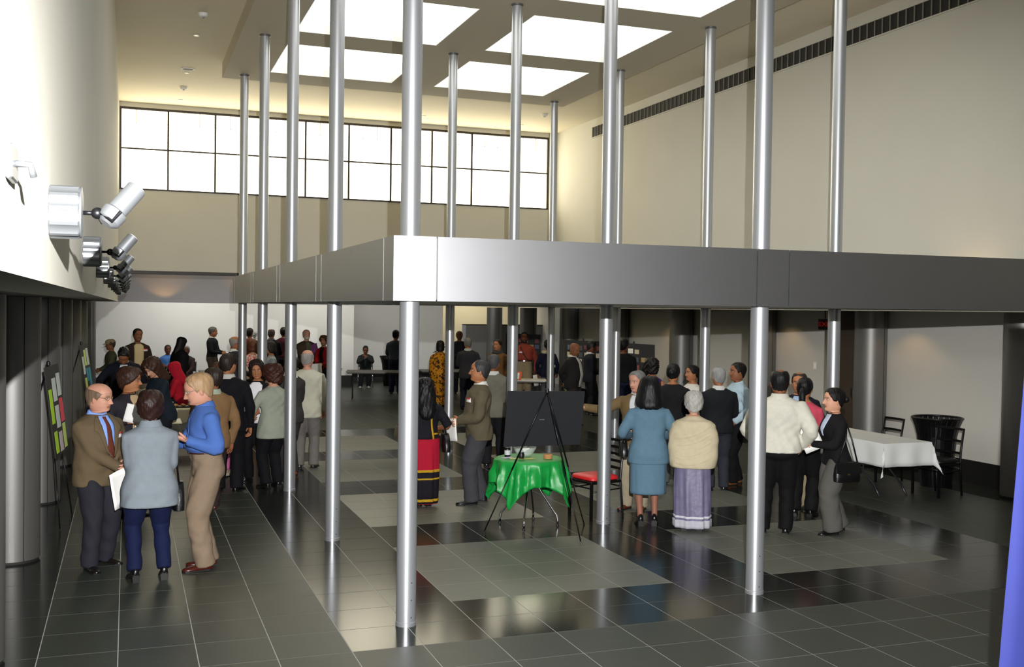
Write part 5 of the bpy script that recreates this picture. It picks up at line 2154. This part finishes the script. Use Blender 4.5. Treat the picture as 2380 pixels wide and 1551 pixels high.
def cap(P):
    q = MB()
    rg = []
    for z, k in ((.60, 1.06), (.72, 1.10), (.82, 1.06), (.92, .95), (1.02, .70), (1.06, .25)):
        rg.append([tuple(p) for p in ring(.345 * k, .44 * k, .52 * k, z, 28, 2.1)])
    q.loft([[tuple(p) for p in r_] for r_ in rg], False, True)
    q.v = [tuple(p) for p in P.headxf(P.H2(np.array(q.v)), True)]
    c = q.build('cap', mat('cap_tan', '#8a7a55', .85), P.root, True)
    q = MB()
    rows = []
    for i in range(6):
        a = -1 + 2 * i / 5
        rows.append([(a * .34, .30 + .12 * math.sqrt(1 - a * a * .9), .66), (a * .30, .45 + .30 * math.sqrt(max(0, 1 - a * a)), .60)])
    q.quadstrip(rows)
    q.v = [tuple(p) for p in P.headxf(P.H2(np.array(q.v)), True)]
    o = q.build('brim', mat('cap_tan', '#8a7a55', .85), c)
    m_ = o.modifiers.new('s', 'SOLIDIFY')
    m_.thickness = .006


person(-0.34, 25.6, 1.57, 190, 'person in a tan peaked cap and olive coat at the far left', skin='brown', hair=('short', '#3a2a20'), head=(0, 8, 0), arms=('clasp', 'clasp'), top=dict(kind=J, color='#4b4a35'), bottom=trou('#2a2823'), shoes=('#222222', 0), extras=(cap,))

# ---- seated and standing people at the back left
SEATED = []


def stack_chair(x, y, heading, label):
    c = empty('stacking_chair', (x, y, 0), R(heading - 90), label, 'chair', 'stacking chairs at the back')
    for s in (-1, 1):
        q = MB()
        q.tube([(s * .22, .20, 0), (s * .21, .18, .42), (s * .21, -.19, .42), (s * .21, -.24, .86)], .011, 8)
        q.build('side_frame', M_CHROME, c, True)
        q = MB()
        q.tube([(s * .22, -.26, 0), (s * .21, -.17, .42)], .011, 8)
        q.build('leg', M_CHROME, c, True)
    q = MB()
    q.bevbox(-.21, .21, -.19, .20, .405, .435, .01)
    q.build('seat', M_BLACK, c)
    q = MB()
    q.bevbox(-.20, .20, -.245, -.222, .58, .84, .008)
    q.build('backrest', M_BLACK, c)


def seated(x, y, H, heading, label, chlabel, **k):
    stack_chair(x, y, heading, chlabel)
    return person(x, y, H, heading, label, seat=True, **k)


seated(1.04, 30.3, 1.60, 275, 'seated person in a light blue shirt with folded arms at the back', 'chair under the seated person in light blue', skin='dark', hair=('short', '#15100e'), arms=('cross', 'cross'), top=dict(kind=SH, color='#4f7fc0', sleeve='short'), bottom=trou('#7fa0c4'), shoes=('#222222', 0))
person(1.12, 26.2, 1.61, 30, 'woman with long black hair in a black shawl with a tan edge', skin='brown', fem=True, bw=1.1, hair=('long', '#0d0b0c'), head=(0, 8, 0), lean=8, arms=('clasp', 'clasp'), top=dict(kind=SL, color='#0e0d10'), bottom=dict(kind='skirt', color='#15131a', hem=.05), shoes=('#111111', .01))
seated(1.50, 29.7, 1.60, 255, 'seated grey-haired man in a brown jacket against the white back wall', 'chair under the seated man in brown', skin='dark', hair=('short', '#8b8680'), arms=('lap', 'lap'), top=dict(kind=J, color='#3d2f2e', shirtv=('#6b5a58', .62, .04)), bottom=trou('#1d1b1e'), shoes=('#222222', 0))
seated(0.95, 21.2, 1.62, 165, 'woman with a bright red headscarf seated beyond the refreshment table', 'chair under the woman with the red headscarf', skin='fair', fem=True, hair=('scarf', '#b0142a', fabric('#b0142a')), head=(0, 15, 0), lean=6, arms=('lap', 'lap'), top=dict(kind=BL, color='#b0142a'), bottom=trou('#1c1a20'), shoes=('#222222', 0))
person(2.20, 30.2, 1.78, 335, 'man in a black sweater and brown trousers holding paper at the back', skin='tan', hair=('short', '#4b4641'), head=(10, 8, 0), arms=('hold', 'hold'), top=dict(kind=SW, color='#0e0f12', collar='#a8a49c'), bottom=trou('#4a3d34'), shoes=('#1c1714', 0),
       extras=(paper('white paper held by the man in the black sweater', (.22, .28), 1, (0, 20, 60), (.0, .05, -.1)),))
seated(2.86, 30.9, 1.58, 245, 'seated grey-haired woman in a magenta floral blouse', 'chair under the woman in magenta florals', skin='tan', fem=True, hair=('shortfem', '#8f8a86'), arms=('lap', 'lap'), top=dict(kind=BL, color='#d9c8d4', mat=pattern_mat('magenta_floral', '#ddd3dc', [('#9c2f7a', .50), ('#6a2b58', .62)], 22)), bottom=trou('#1d1b22'), shoes=('#222222', 0))
person(2.03, 21.9, 1.76, 12, 'bald man with glasses in a dark grey suit behind the far left columns', skin='tan', bw=1.05, hair=('bald', '#8f8880'), head=(-8, 8, 0), glasses='#50463c', arms=('clasp', 'clasp'), top=dict(kind=J, color='#2b2e37', collar='#d8d8d8'), bottom=trou('#25272e'), shoes=('#141414', 0))

# ---- the group by the left row of columns
person(1.21, 13.92, 1.76, 72, 'man in a black suit seen from behind, left of the dark-haired woman', skin='tan', bw=1.10, hair=('short', '#2a211c'), head=(-24, 2, 0), glasses='#40382f', arms=('downf', 'down'), stance=((-.06, 0, 8), (.065, .02, -16)),
       top=dict(kind=J, color='#0b0b12', collar='#b8b4ae', hem=.44), bottom=trou('#0a0a10', wide=1.1), shoes=('#0f0d0c', 0))
person(1.66, 14.62, 1.64, 250, 'smiling woman with shoulder-length black hair in a white blouse and black vest', skin='tan', fem=True, hair=('shoulder', '#1f1411'), head=(12, 10, 6), arms=('hold', 'clasp'),
       top=dict(kind=VE, color='#0d0c0e', under='#e6e4ea', hem=.46, openfront=('#e8e6ec', .055)), bottom=trou('#0d0c10'), shoes=('#111111', .03))
person(1.80, 14.06, 1.60, 112, 'woman with curly auburn hair in a pale sage shirt seen from behind', skin='fair', fem=True, bw=1.08, hair=('curlyshort', '#3b1d16'), head=(20, 4, 0), arms=(dict(at=(.12, .17, .60)), 'downf'), top=dict(kind=BL, color='#93988a', hem=.41, flare=.10, wr=1.6), bottom=trou('#0c0b10'), shoes=('#111111', .02))
person(1.20, 15.1, 1.58, 60, 'woman with brown hair and a pink skirt mostly hidden behind the black suit', skin='fair', fem=True, hair=('shoulder', '#4a2f1e'), arms=('down', 'down'), top=dict(kind=BL, color='#6d5140'), bottom=dict(kind='skirt', color='#c56a9a', hem=.08, flare=.06), shoes=('#c9b9a0', .01))
person(2.54, 23.3, 1.62, 84, 'woman with auburn hair in a pink floral blouse seen from behind', skin='fair', fem=True, bw=1.1, hair=('curlyshort', '#5c3420'), arms=('hold', 'hold'), top=dict(kind=BL, color='#d98a80', mat=pattern_mat('pink_floral', '#dcc4b4', [('#d0605c', .52), ('#c9746a', .60)], 20)), bottom=trou('#3b3230'), shoes=('#222222', .01))
person(3.16, 29.8, 1.76, 62, 'man in a rust brown jacket beside the white flowers', skin='brown', hair=('short', '#1a1411'), arms=('clasp', 'down'), top=dict(kind=J, color='#6a2f1a'), bottom=trou('#2b2320'), shoes=('#222222', 0))
person(3.70, 29.4, 1.75, 70, 'man in a black jacket seen from behind between two left columns', skin='tan', hair=('spot', '#4a4038'), arms=('clasp', 'hold'), top=dict(kind=J, color='#0e0f14', collar='#5a5a5a'), bottom=trou('#15151a'), shoes=('#111111', 0))
person(2.86, 22.8, 1.62, 186, 'dark-haired woman in a grey-blue patterned shawl over a black top', skin='tan', fem=True, bw=1.08, hair=('bob', '#191312'), head=(0, 8, 0), arms=('clasp', 'hold'), top=dict(kind=BL, color='#7b8489', mat=pattern_mat('grey_shawl', '#767e84', [('#9aa09c', .52), ('#8a7f5e', .64)], 9), openfront=('#0d0c0e', .04)), bottom=trou('#141318'), shoes=('#111111', .01))
person(4.14, 30.2, 1.78, 62, 'person in a maroon top half hidden behind a left column', skin='brown', hair=('short', '#1a1312'), arms=('down', 'down'), top=dict(kind=SW, color='#4a1420'), bottom=trou('#1c1a1e'), shoes=('#111111', 0))
person(4.32, 27.3, 1.79, 285, 'bald bearded man in a brown jacket holding a purple booklet', skin='pink', bw=1.12, belly=.02, hair=('bald', '#a89c8c'), beard=('#c9c2b4', True), head=(0, 0, 0), arms=('clasp', dict(at=(.0, .15, .68))), top=dict(kind=J, color='#43352a', openfront=('#5c5a4a', .04)), bottom=trou('#4a4030'), shoes=('#2a1a12', 0),
       extras=(paper('purple booklet held against a brown jacket at the back', (.18, .25), 1, (0, 18, 10), (.0, .03, .06), m=mat('purple_print', '#6b3a6a', .5, noise=.3, nscale=15), name='booklet', cat='booklet', thick=.008),))
person(4.68, 26.8, 1.64, 235, 'woman in a red jacket holding a white folder beside a left column', skin='fair', fem=True, hair=('shortfem', '#6a4a30'), arms=(dict(at=(.05, .16, .57)), 'clasp'), top=dict(kind=J, color='#a3171e', openfront=('#1a1214', .03)), bottom=trou('#121218'), shoes=('#111111', .02),
       extras=(paper('white folder held low by the woman in the red jacket', (.30, .24), -1, (0, 5, 0), (.06, .05, -.08)),))
person(2.49, 15.64, 1.74, 74, 'grey-haired man in a cream jacket and grey trousers seen from behind', skin='pink', bw=1.06, hair=('bald', '#8f8b85'), head=(-6, 2, 0), arms=(dict(at=(.10, .15, .60)), 'downf'), top=dict(kind=J, color='#b6b3a2', wr=1.3, hem=.43), bottom=trou('#6e6a66'), shoes=('#2a2522', 0))
person(2.16, 15.0, 1.68, 122, 'man in a dark grey jacket and tan shoes half behind a column', skin='brown', hair=('short', '#1d1917'), arms=('clasp', 'hold'), top=dict(kind=J, color='#33302f', collar='#d8d8d8'), bottom=trou('#2f2c2c'), shoes=('#7a3618', 0))

# ---- back middle
seated(6.70, 31.2, 1.55, 258, 'seated man with glasses resting his chin on his hands behind a table', 'chair under the man resting his chin', skin='dark', hair=('short', '#15100e'), glasses='#15110f', head=(0, 8, 0), lean=12, arms=(dict(at=(.02, .17, .775), hint=(.9, .2, -.8)), dict(at=(.02, .17, .755), hint=(.9, .2, -.8))),
       top=dict(kind=J, color='#1b2022', shirtv=('#3a4048', .62, .03)), bottom=trou('#14151c'), shoes=('#b8ad9a', 0), stance=((-.06, .22, 5), (.09, .26, -5)))
person(6.98, 28.6, 1.76, 66, 'man in a slate blue shirt and jeans behind the nearest column', skin='brown', hair=('short', '#0e0c0c'), head=(-10, 6, 0), arms=('hold', 'hold'), top=dict(kind=SW, color='#3d4149'), bottom=trou('#141c30'), shoes=('#1d1d22', 0))


def sari_drape(P):
    H = P.H
    gold = fabric('#b08a1e', rough=.5)
    blk = fabric('#14121a')
    # dark end of the sari falling over the left shoulder and down the back, edged in gold
    q = []
    rows = [(.83, -.055, .005), (.76, -.095, .03), (.66, -.09, .035), (.56, -.085, .045), (.49, -.08, .05)]
    P.patch('sari_pallu', rows, blk, 'back', .014, 7)
    for u0, u1 in ((0, .012),):
        P.patch('gold_border', [(z, b - .004, b + .010) for z, a, b in rows], gold, 'back', .020, 3)
    P.patch('gold_border', [(.585, -.10, .10), (.572, -.10, .10)], gold, 'back', .012, 9)


person(3.35, 12.23, 1.53, 88, 'woman in a red and black sari with long black hair seen from behind', skin='brown', fem=True, bw=1.1, hair=('verylong', '#0c0b0d'), head=(0, 2, 0), arms=(dict(at=(.12, .12, .60)), dict(at=(.11, .10, .60))), stance=((-.04, 0, 6), (.04, 0, -6)),
       top=dict(kind=BL, color='#111018', hem=.54, sleeve='half'), bottom=dict(kind='skirt', color='#a5122c', hem=.03, folds=.008, flare=-.03, bands=[(.285, .035, '#15121a'), (.30, .28, '#b08a1e'), (.235, .222, '#b08a1e'), (.07, .05, '#b08a1e')]), shoes=('#15110f', .01),
       extras=(sari_drape,
               bag('black handbag hanging at the sari-clad woman\'s right side', (.10, .28, .22), (.165, -.01, .43), 0, straps=[[(.165, -.05, .56), (.14, -.03, .70), (.10, -.01, .81)], [(.165, .04, .56), (.145, .02, .70), (.105, .0, .81)]]),
               bag('cream cloth bag at the sari-clad woman\'s left side', (.16, .26, .17), (-.17, .02, .53), 10, m=fabric('#b9ae98'), straps=[[(-.17, 0, .62), (-.14, .0, .70), (-.10, 0, .80)]])))
MUST = pattern_mat('mustard_floral', '#b57a12', [('#3a2a1c', .53), ('#7a2a20', .60), ('#c98f1c', .64)], 16)
person(7.14, 24.7, 1.58, 66, 'woman in a mustard floral shawl with black hair seen from behind', skin='brown', fem=True, bw=1.1, hair=('bob', '#100d0d'), arms=('clasp', 'clasp'), top=dict(kind=SL, color='#b57a12', mat=MUST, hem=.36), bottom=dict(kind='skirt', color='#8a5a14', mat=MUST, hem=.03, flare=.02), shoes=('#2a1a12', .01))
person(7.56, 23.8, 1.69, 70, 'grey-haired man in a dark grey suit seen from behind beside the mustard shawl', skin='tan', bw=1.08, hair=('short', '#6b6762'), head=(18, 4, 0), arms=('hold', 'down'), top=dict(kind=J, color='#2a292c', collar='#a8a6a2', hem=.43), bottom=trou('#12141f'), shoes=('#141414', 0),
       extras=(paper('white papers held at the left of the dark grey suit', (.2, .26), -1, (0, 10, 0), (-.05, .02, .0)),))
person(8.76, 28.4, 1.76, 262, 'bald man in dark clothes facing the camera at the back', skin='brown', hair=('bald', '#3a322c'), head=(0, 4, 0), arms=('hold', 'hold'), top=dict(kind=J, color='#15171d'), bottom=trou('#15151a'), shoes=('#141414', 0))
person(4.05, 12.26, 1.75, 168, 'man in an olive windbreaker and grey trousers holding papers, facing left', skin='tan', bw=1.05, belly=.02, hair=('receding', '#2f2e30'), head=(-4, -2, 0), arms=(dict(at=(.04, .135, .585)), dict(at=(.0, .14, .575), curl=55)), stance=((-.05, .05, 8), (.055, -.03, -10)),
       top=dict(kind=J, color='#5a5240', collar='#d4d4cf', badge=(-.07, .745, .03), wr=1.7, sleevefit=1.12, hem=.45), bottom=trou('#3d3d42', wide=1.12), shoes=('#121011', 0),
       extras=(paper('white papers held by the man in the olive windbreaker', (.21, .27), -1, (0, 6, 35), (-.03, .02, -.10)),))
person(5.19, 15.07, 1.69, 63, 'man in a grey tweed jacket with grey hair seen from behind', skin='brown', bw=1.06, hair=('short', '#4a4a4c'), head=(-8, 4, 0), arms=('hold', 'downf'), stance=((-.05, .0, 8), (.07, .08, -14)), top=dict(kind=J, color='#6a685c', collar='#c9c9c4'), bottom=trou('#17161a'), shoes=('#151313', 0))


def scarf(P):
    H = P.H
    rg = [ring(.058 * H * k, .055 * H * k, .058 * H * k, z * H, 24, 2.0) for z, k in ((.805, 1.25), (.82, 1.42), (.84, 1.30), (.852, 1.05), (.84, .95))]
    link('scarf', mk_mesh('scarf', P.bend(np.concatenate(rg)), loft_faces(5, 24, False, False), fabric('#3d3a3c')), P.root)


person(7.99, 22.9, 1.68, 225, 'smiling man in a camel coat with a dark scarf', skin='tan', hair=('short', '#1c1512'), head=(-8, 2, 0), arms=('pocket', 'pocket'), top=dict(kind=J, color='#6a4a28', hem=.36), bottom=trou('#25211f'), shoes=('#2a1a12', 0), extras=(scarf,))


def strap(P):
    P.patch('bag_strap', [(.80, .045, .062), (.70, .0, .017), (.62, -.06, -.043)], mat('strap_dark', '#241a16', .7), offs=.008, nc=3)


person(9.43, 25.0, 1.80, 250, 'bearded man in a rust red shirt and khaki trousers with a diagonal strap', skin='dark', bw=1.08, hair=('short', '#100c0b'), beard=('#15100e', True), arms=('down', 'behind'), top=dict(kind=SH, color='#8a3b2c', collar='#8a3b2c', blouse=.016, badge=(.045, .745, .025)), bottom=trou('#8f8066', belt='#15100e', wide=1.1), shoes=('#2a1a12', 0), extras=(strap,))


def hood(P):
    H = P.H
    rg = [ring(.08 * H * k, .05 * H * k, .085 * H * k, z * H, 28, 2.0) for z, k in ((.795, 1.1), (.815, 1.25), (.835, 1.05), (.845, .8), (.83, .6))]
    link('hood', mk_mesh('hood', P.bend(np.concatenate(rg)), loft_faces(5, 28, False, False), fabric('#b9b19a')), P.root)


person(9.83, 24.4, 1.63, 58, 'woman in a navy coat with a cream hood holding white papers', skin='brown', fem=True, hair=('tied+bun', '#0e0c0d'), head=(-20, 0, 0), arms=('down', 'downf'), top=dict(kind=J, color='#10142a', hem=.44), bottom=trou('#55585f'), shoes=('#222222', .01),
       extras=(hood, paper('white paper held low beside the navy coat', (.22, .28), -1, (0, -10, 40), (-.03, .03, -.08))))


def umbrella(P):
    c = P.hand[-1][0]
    q = MB()
    e = empty('umbrella', (0, 0, 0), 0, 'rolled pale green umbrella carried behind the bald man in a dark suit', 'umbrella')
    M_ = P.root.matrix_basis @ Matrix.Translation(Vector(c)) @ Matrix.Rotation(R(38), 4, 'Y')
    e.matrix_basis = M_
    q.lathe([(.006, -.30), (.03, -.22), (.038, -.05), (.02, .06)], 14)
    q.build('canopy', mat('umbrella_green', '#8f9a6a', .7), e, True)
    q = MB()
    q.tube([(0, 0, -.36), (0, 0, -.29)], .004)
    q.build('tip', M_CHROME, e)
    q = MB()
    q.tube([(0, 0, .05), (0, 0, .14)], .009)
    q.build('handle', M_FRAME, e, True)


person(8.62, 20.0, 1.71, 312, 'bald man in a dark suit and open white collar, hands behind his back', skin='brown', bw=1.08, belly=.025, hair=('none', '#999999'), head=(-6, 18, 0), arms=('behind', 'behind'), top=dict(kind=J, color='#23201f', openfront=('#c6c2bb', .035), collar='#d8d6d2'), bottom=trou('#2a2020'), shoes=('#181414', 0), extras=(umbrella,))
person(9.88, 21.95, 1.68, 345, 'man in a dark navy suit looking down at the photo boards', skin='dark', bw=1.05, hair=('short', '#1c1b1d'), head=(0, 16, 0), arms=('down', 'clasp'), top=dict(kind=J, color='#171a24', collar='#c9c9cc'), bottom=trou('#12131b'), shoes=('#111111', 0))
person(9.62, 19.7, 1.80, 40, 'man in a black hooded top and jeans facing the photo board', skin='dark', bw=1.1, hair=('short', '#0d0b0b'), arms=('hold', 'clasp'), top=dict(kind=SW, color='#0b0b0e', sleevefit=1.15, hem=.50), bottom=trou('#141b33'), shoes=('#15151a', 0))

# ---- the group on the right
person(7.98, 15.3, 1.60, 58, 'woman with curly black hair in a purple sleeveless top', skin='tan', fem=True, hair=('curlyshort', '#120d0d'), head=(15, 0, 0), arms=('downf', 'down'), top=dict(kind=BL, color='#4a2380', sleeve='none', hem=.5), bottom=trou('#15141a'), shoes=('#222222', .01))
person(5.78, 11.42, 1.66, 222, 'grey-haired man in an olive tan jacket stretching his arm out to the left', skin='pink', bw=1.05, hair=('short', '#6d6d6c'), head=(-18, 8, 0), arms=('hold', dict(at=(.33, .20, .735), curl=20, palm=(0, .3, .9), hint=(0, -.5, -.8))), stance=((-.05, 0, 8), (.06, .03, -10)),
       top=dict(kind=J, color='#6e5b3c', collar='#c9cbd0', shirtv=('#c9cbd0', .68, .035)), bottom=trou('#9a8f78'), shoes=('#5a2614', 0))
person(5.44, 10.47, 1.63, 70, 'woman with a black bob in a light blue skirt suit seen from behind', skin='fair', fem=True, bw=1.12, hair=('widebob', '#0b0a0c'), head=(-4, 2, 0), headscale=1.04, arms=(dict(at=(.115, .15, .60)), dict(at=(.115, .15, .60))), stance=((-.050, .0, 4), (.050, .02, -10)),
       top=dict(kind=J, color='#587689', hem=.43, flare=.05, wr=.8, cuff=1.25), bottom=dict(kind='skirt', color='#587689', hem=.225, folds=.002, flare=-.01, hose='#8f5f4c'), shoes=('#0d0c0d', .055),
       extras=(bag('black handbag hooked on the arm of the woman in the blue suit', (.09, .22, .17), (-.165, .05, .465), 0, straps=[[(-.165, .02, .56), (-.155, .05, .60), (-.165, .09, .56)]], clasp=False),))
person(7.03, 12.85, 1.66, 54, 'dark-haired person in a black jacket and grey trousers seen from behind, centre right', skin='tan', hair=('tied+bun', '#0e0d0f'), head=(0, 4, 0), arms=('clasp', 'hold'), stance=((-.06, -.02, 6), (.06, .05, -10)), top=dict(kind=J, color='#141417', hem=.47), bottom=trou('#5e5f5d', wide=1.25), shoes=('#161414', 0))
person(8.10, 14.2, 1.56, 188, 'smiling woman with black hair tied back in a white top', skin='tan', fem=True, hair=('tied+tail', '#0f0b0b'), head=(-6, 0, 0), arms=('hold', 'hold'), top=dict(kind=BL, color='#d2cec4', neck=.826), bottom=trou('#3a3836'), shoes=('#222222', .01))


def shawl_folds(P):
    H = P.H
    c = fabric('#c0b498')
    for i, z in enumerate((.50, .545, .595, .645, .70)):
        rg = []
        for (d_, dzz) in ((-.004, -.016), (.003, -.008), (.0055, 0), (.002, .010), (-.004, .018)):
            r_ = []
            rows = 28
            for k in range(rows):
                u = -.125 + .25 * k / (rows - 1)
                p = P.surf(u, z + dzz + .030 * u / .125 * (.6 + .25 * i) + 1.6 * (u ** 2), 'back', d_)
                r_.append(tuple(p) if p is not None else (r_[-1] if r_ else (0, 0, z * H)))
            rg.append(r_)
        q = MB()
        q.quadstrip(rg)
        q.build('fold', c, P.top, True)


person(5.80, 10.12, 1.50, 58, 'white-haired woman wrapped in a cream shawl over a lavender skirt', skin='fair', fem=True, bw=1.16, hair=('shortfem', '#a5a39e'), head=(6, 4, 0), headscale=1.05, arms=('clasp', 'clasp'), stance=((-.06, 0, 8), (.06, .0, -6)),
       top=dict(kind=SL, color='#c0b498', hem=.46, wr=1.0), bottom=dict(kind='skirt', color='#6f6a85', hem=.025, folds=.010, flare=.0, mat=mat('lavender_satin', '#6f6a86', .45, noise=.12, nscale=12, bump=.5, bscale=14), bands=[(.115, .10, '#c9c8cf'), (.085, .03, '#b4b3bd')]), shoes=('#6a3a1c', .02),
       extras=(shawl_folds,))
person(7.42, 12.3, 1.64, 70, 'white-haired man in a plain black jacket seen from behind, beside the pale blue shirt', skin='tan', bw=1.08, hair=('short', '#8f8f8e'), head=(6, 2, 0), arms=('clasp', 'hold'), top=dict(kind=J, color='#15171b', hem=.47, collar='#c9c9c6'), bottom=trou('#2e3038'), shoes=('#15151a', 0))
person(7.95, 12.68, 1.68, 178, 'smiling man in a pale blue shirt and black trousers with tan shoes', skin='brown', hair=('short', '#120d0c'), head=(-6, 0, 0), arms=(dict(at=(.13, .10, .53)), 'down'), stance=((-.045, .06, 6), (.05, -.04, -8)), top=dict(kind=SH, color='#a9bfcb', collar='#a9bfcb', blouse=.022, sleevefit=1.15, wr=1.5, badge=(-.06, .70, .02)), bottom=trou('#0b0b0f', belt='#0d0c0c', wide=1.1), shoes=('#7a4a28', 0))
person(6.62, 9.72, 1.77, 56, 'man with a bald crown in a white jacket and black trousers seen from behind', skin='brown', bw=1.12, hair=('spot', '#121012'), head=(4, 4, 0), headscale=1.05, arms=(dict(at=(.13, .09, .55)), dict(at=(.13, .05, .535))), stance=((-.085, .0, 6), (.05, .02, -6)),
       top=dict(kind=J, color='#cdcabd', hem=.50, fit=1.18, flare=-.02, sleevefit=1.2, wr=1.7, collar='#cdcabd'), bottom=trou('#08080b'), shoes=('#0c0b0c', 0))
person(7.46, 10.45, 1.62, 44, 'woman in a coral sweater with a black ponytail seen from behind', skin='tan', fem=True, bw=1.05, hair=('tied+tail', '#0d0b0d'), head=(0, 2, 0), arms=('hold', 'clasp'), top=dict(kind=SW, color='#c2485a', hem=.52, wr=.8), bottom=trou('#09090c', wide=1.15), shoes=('#0d0c0d', .03))
person(7.72, 10.92, 1.66, 222, 'man in a navy jacket and khaki trousers hidden behind the coral sweater', skin='tan', hair=('spot', '#2a211d'), head=(0, 6, 0), arms=('down', 'downf'), top=dict(kind=J, color='#12141f', shirtv=('#9ab0cc', .6, .04)), bottom=trou('#8f8066'), shoes=('#0d0c0d', 0))
person(7.23, 9.55, 1.57, 172, 'woman in a black jacket and grey trousers clasping her hands, facing left', skin='fair', fem=True, bw=1.0, hair=('tied+bun', '#100d0e'), head=(-6, -2, 0), headscale=1.06, arms=(dict(at=(.02, .19, .625), curl=55), dict(at=(.01, .185, .625), curl=55)), stance=((-.06, .04, 4), (.06, -.07, -6)), lean=3,
       top=dict(kind=J, color='#100e11', hem=.47, shirtv=('#b9c6dc', .68, .03)), bottom=trou('#55534f', wide=1.5), shoes=('#0c0b0c', .01),
       extras=(bag('black leather shoulder bag with a brass clasp on the woman in black at right', (.30, .10, .21), (-.135, -.01, .375), -90, straps=[[(-.135, -.09, .50), (-.125, -.05, .66), (-.08, -.02, .80)], [(-.135, .06, .50), (-.13, .0, .66), (-.08, .0, .80)]], clasp=True, flap=True),
               paper('white papers held by the woman in black at right', (.21, .28), 1, (0, 25, 75), (.0, -.03, .05))))

stack_chair(0.62, 27.4, 200, 'empty chrome stacking chair right of the tall man in the brown blazer')
stack_chair(-0.30, 27.6, 260, 'empty chrome stacking chair behind the person in the tan cap')
